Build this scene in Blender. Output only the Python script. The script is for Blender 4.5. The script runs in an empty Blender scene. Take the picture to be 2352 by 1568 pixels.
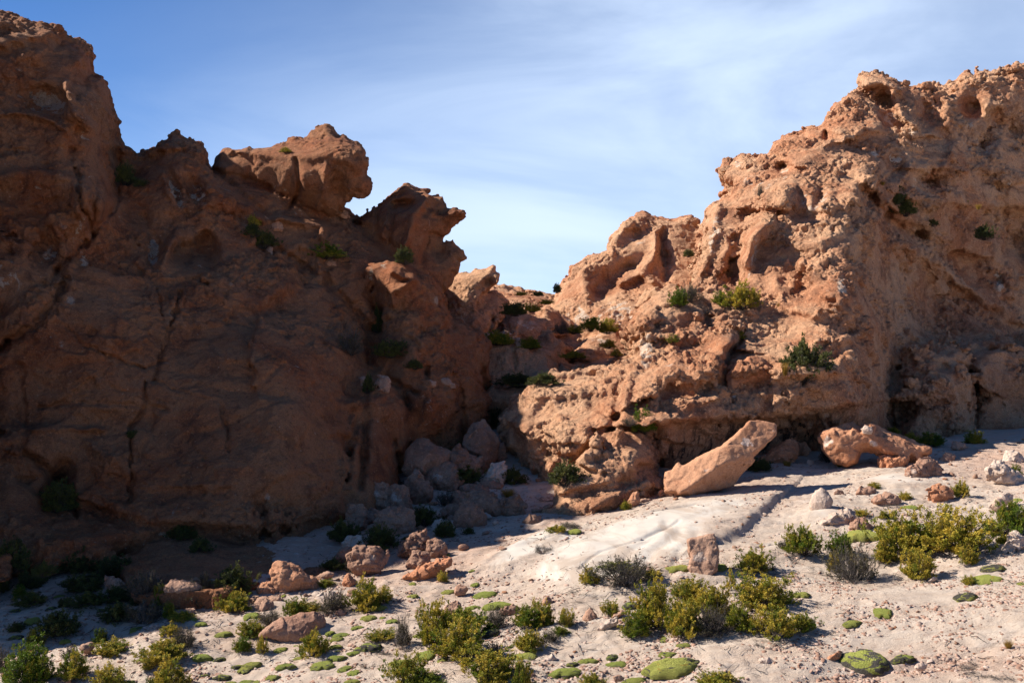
import bpy, math, random, numpy as np, time
from mathutils import Vector, Matrix
T0 = time.time()
def log(*a): print('[%.1fs]' % (time.time()-T0), *a)
C = bpy.context.scene.collection
SC = bpy.context.scene
# ------------------------------------------------------------------ camera, sky, sun, exposure
FPX, CU, CV = 2287.0, 1176.0, 784.0        # focal length and centre, in units of a 2352 px wide picture
cd = bpy.data.cameras.new('camera'); cam = bpy.data.objects.new('camera', cd); C.objects.link(cam)
cd.sensor_width = 36; cd.lens = 35.0; cd.clip_start = 0.1; cd.clip_end = 6000
cam.location = (0, 0, 0); cam.rotation_euler = (math.pi/2, 0, 0); SC.camera = cam
SUN_EL, SUN_AZ = math.radians(38), math.radians(11)   # azimuth: behind the left-hand side of the view
sdir = Vector((-math.cos(SUN_EL)*math.cos(SUN_AZ), math.cos(SUN_EL)*math.sin(SUN_AZ), math.sin(SUN_EL)))
sl = bpy.data.lights.new('sun', 'SUN'); sl.energy = 5.0; sl.angle = math.radians(0.53); sl.color = (1.0, 0.95, 0.87)
so = bpy.data.objects.new('sun', sl); C.objects.link(so); so.rotation_euler = sdir.to_track_quat('Z', 'Y').to_euler()
so.location = (-30, 10, 40)
W = bpy.data.worlds.new('World'); SC.world = W; W.use_nodes = True
nt = W.node_tree; nt.nodes.clear()
def NN(nt, t, **k):
    n = nt.nodes.new(t)
    for a, b in k.items():
        if a.startswith('i_'):
            key = a[2:]; key = int(key) if key.isdigit() else key.replace('_', ' ')
            n.inputs[key].default_value = b
        else: setattr(n, a, b)
    return n
def LK(nt, a, b): nt.links.new(a, b)
wo = NN(nt, 'ShaderNodeOutputWorld'); bg = NN(nt, 'ShaderNodeBackground'); bg.inputs[1].default_value = 0.060
sky = NN(nt, 'ShaderNodeTexSky', sky_type='NISHITA', sun_disc=False, sun_elevation=SUN_EL,
         sun_rotation=math.atan2(sdir.x, sdir.y), altitude=3900, air_density=1.0, dust_density=0.15, ozone_density=2.0)
tc = NN(nt, 'ShaderNodeTexCoord')
mp = NN(nt, 'ShaderNodeMapping'); mp.inputs['Scale'].default_value = (1.0, 0.8, 3.2); mp.inputs['Rotation'].default_value = (0.0, 0.45, 0.3)
LK(nt, tc.outputs['Generated'], mp.inputs['Vector'])
n1 = NN(nt, 'ShaderNodeTexNoise', i_Scale=2.3, i_Detail=7.0, i_Roughness=0.55, i_Distortion=0.6)
LK(nt, mp.outputs[0], n1.inputs['Vector'])
cr = NN(nt, 'ShaderNodeMapRange', interpolation_type='SMOOTHSTEP'); cr.inputs['From Min'].default_value = 0.30; cr.inputs['From Max'].default_value = 0.72
LK(nt, n1.outputs['Fac'], cr.inputs['Value'])
sx = NN(nt, 'ShaderNodeSeparateXYZ'); LK(nt, tc.outputs['Generated'], sx.inputs[0])
# thin cirrus veil, thinner towards the upper left part of the sky
ad = NN(nt, 'ShaderNodeVectorMath', operation='DOT_PRODUCT'); ad.inputs[1].default_value = (0.62, 0.20, -0.75)
LK(nt, tc.outputs['Generated'], ad.inputs[0])
mr = NN(nt, 'ShaderNodeMapRange', interpolation_type='SMOOTHSTEP'); mr.inputs['From Min'].default_value = -0.34; mr.inputs['From Max'].default_value = 0.16
mr.inputs['To Min'].default_value = 0.0; mr.inputs['To Max'].default_value = 0.92
LK(nt, ad.outputs['Value'], mr.inputs['Value'])
m1 = NN(nt, 'ShaderNodeMath', operation='MULTIPLY_ADD'); m1.inputs[1].default_value = 0.52; m1.inputs[2].default_value = 0.48
LK(nt, cr.outputs[0], m1.inputs[0])
m2a = NN(nt, 'ShaderNodeMath', operation='MULTIPLY'); LK(nt, m1.outputs[0], m2a.inputs[0]); LK(nt, mr.outputs[0], m2a.inputs[1])
mq = NN(nt, 'ShaderNodeMapRange', interpolation_type='SMOOTHSTEP'); mq.inputs['From Min'].default_value = .45; mq.inputs['From Max'].default_value = .8; LK(nt, sx.outputs['Y'], mq.inputs['Value'])   # the veil lies only in this quarter of the sky
m2 = NN(nt, 'ShaderNodeMath', operation='MULTIPLY'); LK(nt, m2a.outputs[0], m2.inputs[0]); LK(nt, mq.outputs[0], m2.inputs[1])
mx = NN(nt, 'ShaderNodeMix', data_type='RGBA'); LK(nt, m2.outputs[0], mx.inputs[0])
tn = NN(nt, 'ShaderNodeMix', data_type='RGBA', blend_type='MULTIPLY'); tn.inputs[0].default_value = 1; tn.inputs[7].default_value = (.64, .99, 1.34, 1); LK(nt, sky.outputs[0], tn.inputs[6])
LK(nt, tn.outputs[2], mx.inputs[6]); mx.inputs[7].default_value = (7.9, 9.5, 12.0, 1)
LK(nt, mx.outputs[2], bg.inputs[0]); LK(nt, bg.outputs[0], wo.inputs[0])
SC.view_settings.view_transform = 'Standard'; SC.view_settings.look = 'None'
SC.view_settings.exposure = 0.82; SC.view_settings.gamma = 1.0
SC.render.engine = 'CYCLES'; SC.cycles.max_bounces = 6; SC.cycles.diffuse_bounces = 3
# ------------------------------------------------------------------ helpers
REG = dict(d=(0, 0, 1), r1=(0, 0, .4028), r2=(574.2, 229.7, .4028), r3=(1148.4, 344.5, .4028), r4=(1722.6, 114.8, .4029),
           r5=(0, 631.6, .4029), r6=(746.5, 861.3, .3662), r7=(1263.3, 861.3, .3662), r8=(1777.8, 746.5, .3662),
           s1=(0, 1148.4, .2677), s2=(516.8, 1148.4, .2677), s3=(918.7, 1148.4, .2676), s4=(1378.1, 1148.4, .2676), s5=(1837.5, 1148.4, .2677))
def px(r, pts):
    ox, oy, s = REG[r]; a = np.array(pts, float).reshape(-1, 2); return a*s+np.array([ox, oy])
def P3(u, v, D): return np.stack([(u-CU)/FPX*D, D+0*u, (CV-v)/FPX*D], -1)
rng = np.random.default_rng(7)
def make_noise(n=96, f0=9, bw=3.5, seed=1):
    r = np.random.default_rng(seed); a = r.standard_normal((n, n, n)).astype(np.float32)
    k = np.fft.fftfreq(n)*n; kk = np.sqrt(k[:, None, None]**2+k[None, :, None]**2+(np.fft.rfftfreq(n)*n)[None, None, :]**2)
    A = np.fft.rfftn(a)*np.exp(-((kk-f0)/bw)**2); a = np.fft.irfftn(A, s=(n, n, n)); a /= a.std()
    return np.tanh(a*0.7).astype(np.float32)
NV = make_noise()
NC = 10.0                                     # features per period
def samp(vol, p, per):
    n = vol.shape[0]; q = (p*(n/per)).astype(np.float32); i = np.floor(q); fr = q-i; i = i.astype(np.int32) % n; j = (i+1) % n
    x0, y0, z0 = i[:, 0]*n*n, i[:, 1]*n, i[:, 2]; x1, y1, z1 = j[:, 0]*n*n, j[:, 1]*n, j[:, 2]
    f = vol.ravel(); fx, fy, fz = fr[:, 0], fr[:, 1], fr[:, 2]
    c00 = f[x0+y0+z0]*(1-fz)+f[x0+y0+z1]*fz; c01 = f[x0+y1+z0]*(1-fz)+f[x0+y1+z1]*fz
    c10 = f[x1+y0+z0]*(1-fz)+f[x1+y0+z1]*fz; c11 = f[x1+y1+z0]*(1-fz)+f[x1+y1+z1]*fz
    return (c00*(1-fy)+c01*fy)*(1-fx)+(c10*(1-fy)+c11*fy)*fx
ROT = []
for k in range(12):
    q = rng.standard_normal((3, 3)); q, _ = np.linalg.qr(q); ROT.append(q.astype(np.float32))
def noise(p, size, k=0, aniso=None):          # smooth noise, feature size in metres
    p = p.astype(np.float32)
    p = p*np.array(aniso, np.float32) if aniso is not None else p@ROT[k % 12]
    return samp(NV, p/size+np.float32(3.7*k+1.3), NC)
def worley_vol(n=96, c=8, seed=3):            # facet noise and pits, periodic
    r = np.random.default_rng(seed); pt = r.random((c, c, c, 3)).astype(np.float32); g = r.standard_normal((c, c, c, 3)).astype(np.float32)
    g /= np.linalg.norm(g, axis=-1, keepdims=True); off = r.random((c, c, c)).astype(np.float32)-.5
    ax = (np.arange(n)/n*c).astype(np.float32); X, Y, Z = np.meshgrid(ax, ax, ax, indexing='ij')
    p = np.stack([X, Y, Z], -1).reshape(-1, 3); ci = np.floor(p).astype(int)
    b1 = np.full(len(p), 9., np.float32); b2 = b1.copy(); fac = np.zeros(len(p), np.float32)
    for a in (-1, 0, 1):
        for b in (-1, 0, 1):
            for d in (-1, 0, 1):
                cc = ci+np.array([a, b, d]); w = cc % c; q = cc+pt[w[:, 0], w[:, 1], w[:, 2]]-p; dd = np.sqrt((q**2).sum(1))
                new = dd < b1; b2 = np.where(new, b1, np.minimum(b2, dd)); b1 = np.where(new, dd, b1)
                fac = np.where(new, (q*g[w[:, 0], w[:, 1], w[:, 2]]).sum(1)+off[w[:, 0], w[:, 1], w[:, 2]]*.8, fac)
    return [a.reshape(n, n, n).astype(np.float32) for a in (b1, b2-b1, fac)]
WV1, WVE, _ = worley_vol(80, 8)
WVF = worley_vol(126, 6, 5)[2]
def wor(vol, p, size, k=0, aniso=None):
    p = p.astype(np.float32)
    p = p*np.array(aniso, np.float32) if aniso is not None else p@ROT[k % 12]
    return samp(vol, p/size+np.float32(2.3*k+.7), 6.0 if vol is WVF else 8.0)
log('noise')
def seg_dist(U, V, pts, closed):
    """distance to a polyline plus side sign (inside +) ; U,V grids"""
    P = np.asarray(pts, float); n = len(P); best = np.full(U.shape, 1e9); sgn = np.ones(U.shape); idx = np.zeros(U.shape, int)
    m = n if closed else n-1; cnt = np.zeros(U.shape, bool)
    for i in range(m):
        a = P[i]; b = P[(i+1) % n]; ab = b-a; L2 = (ab**2).sum()+1e-9
        t = np.clip(((U-a[0])*ab[0]+(V-a[1])*ab[1])/L2, 0, 1)
        dx = U-a[0]-t*ab[0]; dy = V-a[1]-t*ab[1]; d = np.hypot(dx, dy); cr_ = ab[0]*(V-a[1])-ab[1]*(U-a[0])
        new = d < best-1e-6; best = np.where(new, d, best); sgn = np.where(new, np.sign(cr_), sgn); idx = np.where(new, i, idx)
        if closed:
            c = ((a[1] > V) != (b[1] > V)); xx = a[0]+(V-a[1])*ab[0]/(ab[1] if abs(ab[1]) > 1e-9 else 1e-9); cnt ^= c & (U < xx)
    if closed: return np.where(cnt, best, -best), idx
    return best, sgn
def tps(pts, smooth=0.0):
    P = np.array(pts, float); X = P[:, :2]/300.; y = P[:, 2]; n = len(P)
    def K(a, b):
        r2 = ((a[:, None]-b[None])**2).sum(-1); return 0.5*r2*np.log(r2+1e-12)
    A = np.zeros((n+3, n+3)); A[:n, :n] = K(X, X)+smooth*np.eye(n); A[:n, n] = 1; A[:n, n+1:] = X; A[n:, :n] = A[:n, n:].T
    s = np.linalg.solve(A, np.r_[y, 0, 0, 0])
    def f(u, v):
        q = np.stack([np.ravel(u), np.ravel(v)], 1)/300.; out = np.empty(len(q))
        for i in range(0, len(q), 200000):
            qq = q[i:i+200000]; out[i:i+200000] = K(qq, X)@s[:n]+s[n]+qq@s[n+1:]
        return out.reshape(np.shape(u))
    return f
def smin(a, b, k):
    h = np.maximum(k-np.abs(a-b), 0)/k; return np.minimum(a, b)-h*h*k*.25
def smax(a, b, k): return -smin(-a, -b, k)
def surface_nets(F, co):
    """F>0 solid. co(i,j,k float arrays)->Nx3 world. returns V, Q"""
    S = F > 0; nx, ny, nz = F.shape
    c = np.zeros((nx-1, ny-1, nz-1), np.uint8)
    for a in (0, 1):
        for b in (0, 1):
            for d in (0, 1): c += S[a:nx-1+a, b:ny-1+b, d:nz-1+d]
    act = (c > 0) & (c < 8); del c; I = np.argwhere(act); idm = np.full(act.shape, -1, np.int32); idm[act] = np.arange(len(I))
    vals = {}
    for a in (0, 1):
        for b in (0, 1):
            for d in (0, 1): vals[a, b, d] = F[I[:, 0]+a, I[:, 1]+b, I[:, 2]+d]
    acc = np.zeros((len(I), 3)); cnt = np.zeros(len(I))
    for p in vals:
        for ax in range(3):
            if p[ax] == 0:
                q = list(p); q[ax] = 1; q = tuple(q); v0, v1 = vals[p], vals[q]; m = (v0 > 0) != (v1 > 0)
                t = np.where(m, v0/np.where(m, v0-v1, 1), 0); pos = np.tile(np.array(p, float), (len(I), 1)); pos[:, ax] += t
                acc += pos*m[:, None]; cnt += m
    G = I+acc/np.maximum(cnt, 1)[:, None]; V = co(G[:, 0], G[:, 1], G[:, 2]); Q = []
    for ax in range(3):
        sl0 = [slice(1, -1)]*3; sl0[ax] = slice(0, -1); sl1 = [slice(1, -1)]*3; sl1[ax] = slice(1, None)
        s0, s1 = S[tuple(sl0)], S[tuple(sl1)]; E = np.argwhere(s0 != s1); 
        if not len(E): continue
        s = s0[E[:, 0], E[:, 1], E[:, 2]]; off = np.ones(3, int); off[ax] = 0; E = E+off
        b, d = [(1, 2), (2, 0), (0, 1)][ax]
        def cell(db, dd):
            q = E.copy(); q[:, b] -= db; q[:, d] -= dd; return idm[q[:, 0], q[:, 1], q[:, 2]]
        q = np.stack([cell(1, 1), cell(0, 1), cell(0, 0), cell(1, 0)], 1)
        q = np.where(s[:, None], q, q[:, ::-1]); Q.append(q)
    Q = np.concatenate(Q); Q = Q[(Q >= 0).all(1)]
    return V, Q, G
def keep_big(V, Q, G, frac=.04):
    n = len(V); lab = np.arange(n); E = np.concatenate([Q[:, [0, 1]], Q[:, [1, 2]], Q[:, [2, 3]], Q[:, [3, 0]]])
    for _ in range(200):
        a, b = lab[E[:, 0]], lab[E[:, 1]]; d = a != b
        if not d.any(): break
        m = np.minimum(a, b)[d]; np.minimum.at(lab, a[d], m); np.minimum.at(lab, b[d], m); lab = lab[lab]; lab = lab[lab]
    c = np.bincount(lab, minlength=n); k = c[lab] > frac*n; nid = np.cumsum(k)-1; Q = nid[Q[k[Q[:, 0]]]]
    return V[k], Q, G[k]
def subdiv(V, Q, A=None):
    E = np.concatenate([Q[:, [0, 1]], Q[:, [1, 2]], Q[:, [2, 3]], Q[:, [3, 0]]]); E.sort(axis=1)
    key = E[:, 0].astype(np.int64)*len(V)+E[:, 1]; uk, inv = np.unique(key, return_inverse=True); a, b = uk//len(V), uk % len(V)
    n = len(V); m = len(Q); Em = inv.reshape(4, m)+n; Fc = np.arange(m)+n+len(uk)
    def mid(X): return np.concatenate([X, (X[a]+X[b])/2, X[Q].mean(1)])
    V2 = mid(V); Q2 = np.concatenate([np.stack([Q[:, i], Em[i], Fc, Em[(i+3) % 4]], 1) for i in range(4)])
    return V2, Q2, (mid(A) if A is not None else None)
def vnormals(V, Q):
    n = np.cross(V[Q[:, 2]]-V[Q[:, 0]], V[Q[:, 3]]-V[Q[:, 1]]); N = np.zeros_like(V)
    for i in range(4):
        for k in range(3): N[:, k] += np.bincount(Q[:, i], n[:, k], len(V))
    return N/(np.linalg.norm(N, axis=1, keepdims=True)+1e-12)
def smoothV(V, Q, it=1, f=.5):
    for _ in range(it):
        S = np.zeros_like(V); c = np.bincount(Q.ravel(), minlength=len(V)).astype(float)*2
        for i in range(4):
            for j in (1, 3):
                for k in range(3): S[:, k] += np.bincount(Q[:, i], V[Q[:, (i+j) % 4], k], len(V))
        V = V*(1-f)+f*S/np.maximum(c, 1)[:, None]
    return V
def mesh_np(name, V, Q, attrs=None, smooth=True):
    me = bpy.data.meshes.new(name); me.vertices.add(len(V)); me.vertices.foreach_set('co', np.ascontiguousarray(V, np.float32).ravel())
    k = Q.shape[1]; me.loops.add(len(Q)*k); me.loops.foreach_set('vertex_index', np.ascontiguousarray(Q, np.int32).ravel())
    me.polygons.add(len(Q)); me.polygons.foreach_set('loop_start', np.arange(0, len(Q)*k, k, dtype=np.int32))
    if smooth: me.polygons.foreach_set('use_smooth', np.ones(len(Q), bool))
    me.update(calc_edges=True)
    for an, av in (attrs or {}).items():
        at = me.attributes.new(an, 'FLOAT', 'POINT'); at.data.foreach_set('value', np.ascontiguousarray(av, np.float32))
    return me
def link(name, me, mat=None, parent=None, loc=None, label=None, cat=None, group=None, kind=None):
    o = bpy.data.objects.new(name, me); C.objects.link(o)
    if mat and me is not None and not me.materials: me.materials.append(mat)
    if parent: o.parent = parent
    if loc is not None: o.location = loc
    if label: o['label'] = label
    if cat: o['category'] = cat
    if group: o['group'] = group
    if kind: o['kind'] = kind
    return o
# ------------------------------------------------------------------ materials
def attr(nt, name):
    a = NN(nt, 'ShaderNodeAttribute'); a.attribute_name = name; return a.outputs['Fac']
def mixc(nt, fac, a, b, bt='MIX'):
    m = NN(nt, 'ShaderNodeMix', data_type='RGBA', blend_type=bt)
    for s, v in ((m.inputs[0], fac), (m.inputs[6], a), (m.inputs[7], b)):
        if isinstance(v, (int, float)): s.default_value = v
        elif isinstance(v, tuple): s.default_value = v+(1,) if len(v) == 3 else v
        else: LK(nt, v, s)
    return m.outputs[2]
def ramp(nt, v, lo, hi, a=0., b=1., smooth=True):
    m = NN(nt, 'ShaderNodeMapRange', interpolation_type='SMOOTHSTEP' if smooth else 'LINEAR')
    LK(nt, v, m.inputs['Value']); m.inputs['From Min'].default_value = lo; m.inputs['From Max'].default_value = hi
    m.inputs['To Min'].default_value = a; m.inputs['To Max'].default_value = b; return m.outputs[0]
def mul(nt, a, b, op='MULTIPLY'):
    m = NN(nt, 'ShaderNodeMath', operation=op)
    for s, v in ((m.inputs[0], a), (m.inputs[1], b)):
        if isinstance(v, (int, float)): s.default_value = v
        else: LK(nt, v, s)
    return m.outputs[0]
def tnoise(nt, vec, scale, detail=4, rough=.55, dist=0., out='Fac'):
    n = NN(nt, 'ShaderNodeTexNoise', i_Scale=scale, i_Detail=detail, i_Roughness=rough, i_Distortion=dist)
    LK(nt, vec, n.inputs['Vector']); return n.outputs[out]
def mapping(nt, vec, scale=(1, 1, 1), rot=(0, 0, 0), loc=(0, 0, 0)):
    m = NN(nt, 'ShaderNodeMapping'); m.inputs['Scale'].default_value = scale; m.inputs['Rotation'].default_value = rot; m.inputs['Location'].default_value = loc
    LK(nt, vec, m.inputs['Vector']); return m.outputs[0]
def rock_mat(name, base, dark, tan, pale, rough=.9, bump=.05, pits=.5, obj=False, ground=False, pn_=.55):
    """albedo: iron-stained orange over tan stone, grey varnish, pale fresh stone where the 'pale' attribute says"""
    m = bpy.data.materials.new(name); m.use_nodes = True; nt = m.node_tree; b = nt.nodes['Principled BSDF']
    b.inputs['Roughness'].default_value = rough; b.inputs['Specular IOR Level'].default_value = .15
    t = NN(nt, 'ShaderNodeTexCoord'); v = t.outputs['Object']
    if obj:
        oi = NN(nt, 'ShaderNodeObjectInfo'); cb = NN(nt, 'ShaderNodeVectorMath', operation='ADD'); LK(nt, v, cb.inputs[0])
        LK(nt, oi.outputs['Location'], cb.inputs[1]); v = cb.outputs[0]
    big = tnoise(nt, v, .33, 6, .6, .5); mid = tnoise(nt, v, 1.5, 7, .65, .6); fine = tnoise(nt, v, 9., 6, .7); gr = tnoise(nt, v, 42., 4, .7)
    st = tnoise(nt, mapping(nt, v, (1., 1., 3.2), (.12, .18, 0)), 1.1, 6, .6, .8)
    c = mixc(nt, ramp(nt, big, .36, .62), base, tan)
    c = mixc(nt, ramp(nt, mid, .45, .68, 0, .75), c, tan)
    c = mixc(nt, ramp(nt, st, .52, .74, 0, .6), c, tuple(x*1.08 for x in base))
    c = mixc(nt, ramp(nt, fine, .52, .74, 0, .65), c, dark)
    c = mixc(nt, ramp(nt, mid, .52, .30, 0, .7), c, dark)
    pn = mul(nt, attr(nt, 'pale'), ramp(nt, tnoise(nt, v, 2.6, 6, .65, .4), .40, .62, 0., 1.35))
    pn = mul(nt, pn, ramp(nt, tnoise(nt, v, 1.9, 6, .7, 1.0), .60, .70, 0, pn_), 'ADD')
    c = mixc(nt, ramp(nt, pn, .35, .8), c, pale)
    # dark varnish streaks run straight down the steep walls
    sv = tnoise(nt, mapping(nt, v, (3.4, 3.4, .16)), 1.0, 5, .6, .35)
    sk = mul(nt, attr(nt, 'streak'), ramp(nt, sv, .46, .60))
    c = mixc(nt, mul(nt, sk, .88), c, (.035, .026, .022))
    # small lichen and mineral flecks
    vo = NN(nt, 'ShaderNodeTexVoronoi', i_Scale=7.5); LK(nt, v, vo.inputs['Vector'])
    fl = mul(nt, ramp(nt, vo.outputs['Distance'], .17, .10), ramp(nt, tnoise(nt, v, 2.2, 4), .5, .62, 0, .8))
    c = mixc(nt, mul(nt, fl, .55), c, tuple(min(1, x*1.15) for x in pale))
    vd = NN(nt, 'ShaderNodeTexVoronoi', i_Scale=5.1); LK(nt, mapping(nt, v, (1, 1, 1), (0, 0, .5), (3, 1, 2)), vd.inputs['Vector'])
    c = mixc(nt, mul(nt, ramp(nt, vd.outputs['Distance'], .20, .08), ramp(nt, fine, .42, .62, 0, .7)), c, dark)
    c = mixc(nt, ramp(nt, gr, .40, .66, 0, .5), c, dark); c = mixc(nt, ramp(nt, tnoise(nt, v, 20., 5, .7), .55, .68, 0, .6), c, tuple(min(1, x*1.35) for x in tan))
    LK(nt, c, b.inputs['Base Color'])
    # relief too fine for the mesh: grain, crusts, tafoni pits
    h = mul(nt, mul(nt, fine, 1.0), mul(nt, gr, .35), 'ADD')
    vp = NN(nt, 'ShaderNodeTexVoronoi', i_Scale=5.5); 
    wv = NN(nt, 'ShaderNodeVectorMath', operation='ADD'); nz = tnoise(nt, v, 3., 3, .5, 0, 'Color'); ms = NN(nt, 'ShaderNodeVectorMath', operation='SCALE'); ms.inputs['Scale'].default_value = .25
    LK(nt, nz, ms.inputs[0]); LK(nt, v, wv.inputs[0]); LK(nt, ms.outputs[0], wv.inputs[1]); LK(nt, wv.outputs[0], vp.inputs['Vector'])
    pit = ramp(nt, vp.outputs['Distance'], .12, .42, 0, 1)
    pm = mul(nt, attr(nt, 'pits'), pits)
    h2 = mul(nt, mul(nt, pit, pm), h, 'ADD')
    bp = NN(nt, 'ShaderNodeBump'); bp.inputs['Strength'].default_value = 1.0; bp.inputs['Distance'].default_value = bump
    LK(nt, h2, bp.inputs['Height']); LK(nt, bp.outputs[0], b.inputs['Normal'])
    return m
M_LEFT = rock_mat('shade_darkened_iron_rock', (.35, .110, .042), (.090, .040, .026), (.38, .175, .085), (.46, .34, .25), bump=.09)  # iron-stained rock, albedo also darkened to deepen the left cliff's shade
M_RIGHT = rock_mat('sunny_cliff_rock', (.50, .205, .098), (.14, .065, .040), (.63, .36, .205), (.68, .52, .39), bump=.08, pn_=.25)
M_BOULD = rock_mat('boulder_rock', (.38, .195, .125), (.19, .10, .07), (.45, .28, .19), (.56, .42, .33), bump=.025, obj=True)
M_SLAB = rock_mat('ochre_slab_rock', (.47, .19, .095), (.24, .105, .055), (.52, .27, .155), (.68, .52, .42), bump=.025, obj=True, pn_=.1)
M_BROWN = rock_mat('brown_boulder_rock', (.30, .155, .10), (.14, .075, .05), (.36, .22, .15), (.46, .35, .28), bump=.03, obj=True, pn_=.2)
M_PALE = rock_mat('pale_boulder_rock', (.50, .355, .27), (.33, .22, .16), (.56, .44, .35), (.66, .57, .49), bump=.02, obj=True)

# ------------------------------------------------------------------ ground surface z = H(x, y)
GP = [(-500, 1568, -5.0), (-500, 1300, -4.4), (-500, 1200, -4.1), (0, 1568, -4.6), (0, 1400, -4.3), (0, 1300, -4.1), (0, 1215, -3.85), (300, 1260, -3.92), (600, 1568, -4.4), (600, 1330, -4.0),
      (1176, 1568, -4.15), (1176, 1400, -3.88), (1176, 1260, -3.72), (1800, 1568, -3.95), (1800, 1400, -3.66), (1800, 1250, -3.42), (2352, 1568, -3.75), (2352, 1400, -3.42),
      (2352, 1200, -3.05), (2352, 1000, -2.5), (2352, 986, -2.62), (2200, 1000, -2.62), (2900, 1400, -3.0), (2900, 1000, -2.2), (1800, 1100, -2.98), (1530, 1118, -3.08), (1290, 1180, -3.45), (1215, 1145, -3.42), (1000, 1180, -3.62),
      (1140, 1015, -2.6), (700, 1290, -3.88), (1100, 1100, -3.2), (2100, 1020, -2.62), (2000, 1120, -2.95), (1500, 1220, -3.38), (1600, 1350, -3.62), (1400, 1330, -3.72), (1250, 1345, -3.83)]
gx, gy, gz = [], [], []
for u, v, z in GP:
    D = -z*FPX/(v-CV); gx.append((u-CU)/FPX*D); gy.append(D); gz.append(z)
_g = tps(np.c_[np.array(gx)*60, np.array(gy)*60, gz], .02)
def H0(x, y):
    x = np.asarray(x, float); y = np.asarray(y, float); xc = np.clip(x, -24, 24); yc = np.clip(y, 9.0, 30)
    return _g(xc*60, yc*60)+np.clip(x-24, 0, 80)*.1-np.clip(9-y, 0, 60)*.09
def _ray_ground(u, v, H=None):
    H = H or H0; u = np.atleast_1d(np.asarray(u, float)); v = np.atleast_1d(np.asarray(v, float)); lo = np.full(u.shape, 7.); D = lo.copy(); hit = np.zeros(u.shape, bool); res = np.full(u.shape, 40.)
    for D in np.arange(7, 34, .15):
        p = P3(u, v, np.full(u.shape, D)); below = p[:, 2] < H(p[:, 0], p[:, 1]); new = below & ~hit; res[new] = D; hit |= below
    a = res-.15; b = res.copy()
    for _ in range(8):
        c = (a+b)/2; p = P3(u, v, c); below = p[:, 2] < H(p[:, 0], p[:, 1]); b = np.where(below, c, b); a = np.where(below, a, c)
    return b
_ru = np.arange(-600, 2960, 10.); _rv = np.arange(960, 1720, 5.)
_RU, _RV = np.meshgrid(_ru, _rv, indexing='ij'); _RD = _ray_ground(_RU.ravel(), _RV.ravel()).reshape(_RU.shape)
def ray_ground(u, v):
    u = np.atleast_1d(np.asarray(u, float)); v = np.atleast_1d(np.asarray(v, float)); a = np.clip((u-_ru[0])/10, 0, len(_ru)-1.001); b = np.clip((v-_rv[0])/5, 0, len(_rv)-1.001)
    i, j = a.astype(int), b.astype(int); a, b = a-i, b-j; return (_RD[i, j]*(1-b)+_RD[i, j+1]*b)*(1-a)+(_RD[i+1, j]*(1-b)+_RD[i+1, j+1]*b)*a
log('ground fn')
# ------------------------------------------------------------------ relief strokes drawn over a (u, v) window
def relief(U, V, strokes):
    R = np.zeros(U.shape)
    for s in strokes:
        k = s[0]
        if k == 'line':                        # ('line', pts, width px, amp m)  + is towards the viewer
            d, _ = seg_dist(U, V, s[1], False); R += s[3]*np.exp(-(d/s[2])**2)
        elif k == 'blob':                      # ('blob', u, v, ru, rv, angle deg, amp, hardness)
            _, cu, cv, ru, rv, an, amp = s[:7]; a = math.radians(an); hd = s[7] if len(s) > 7 else 2
            x = (U-cu)*math.cos(a)+(V-cv)*math.sin(a); y = -(U-cu)*math.sin(a)+(V-cv)*math.cos(a)
            R += amp*np.exp(-((x/ru)**2+(y/rv)**2)**(hd/2))
        elif k == 'scarp':                     # ('scarp', pts, amp, sharp px, reach px): right-hand side of the line (as drawn) stands out
            d, sg = seg_dist(U, V, s[1], False); sd = d*sg
            R += s[2]/(1+np.exp(-np.clip(sd/s[3], -30, 30)))*np.exp(-(np.maximum(sd, 0)/s[4])**1.5)
    return R
def patchy(p):                                 # crusty patches between smooth scoured ones
    q = np.clip(noise(p, 1.9, 5)*1.6+noise(p, .8, 6)*.5+.5, 0, 1); return .32+1.05*q*q*(3-2*q)
DEPTH = []                                     # (u0, v0, cell, depth map) kept for standing things on the cliffs
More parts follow.
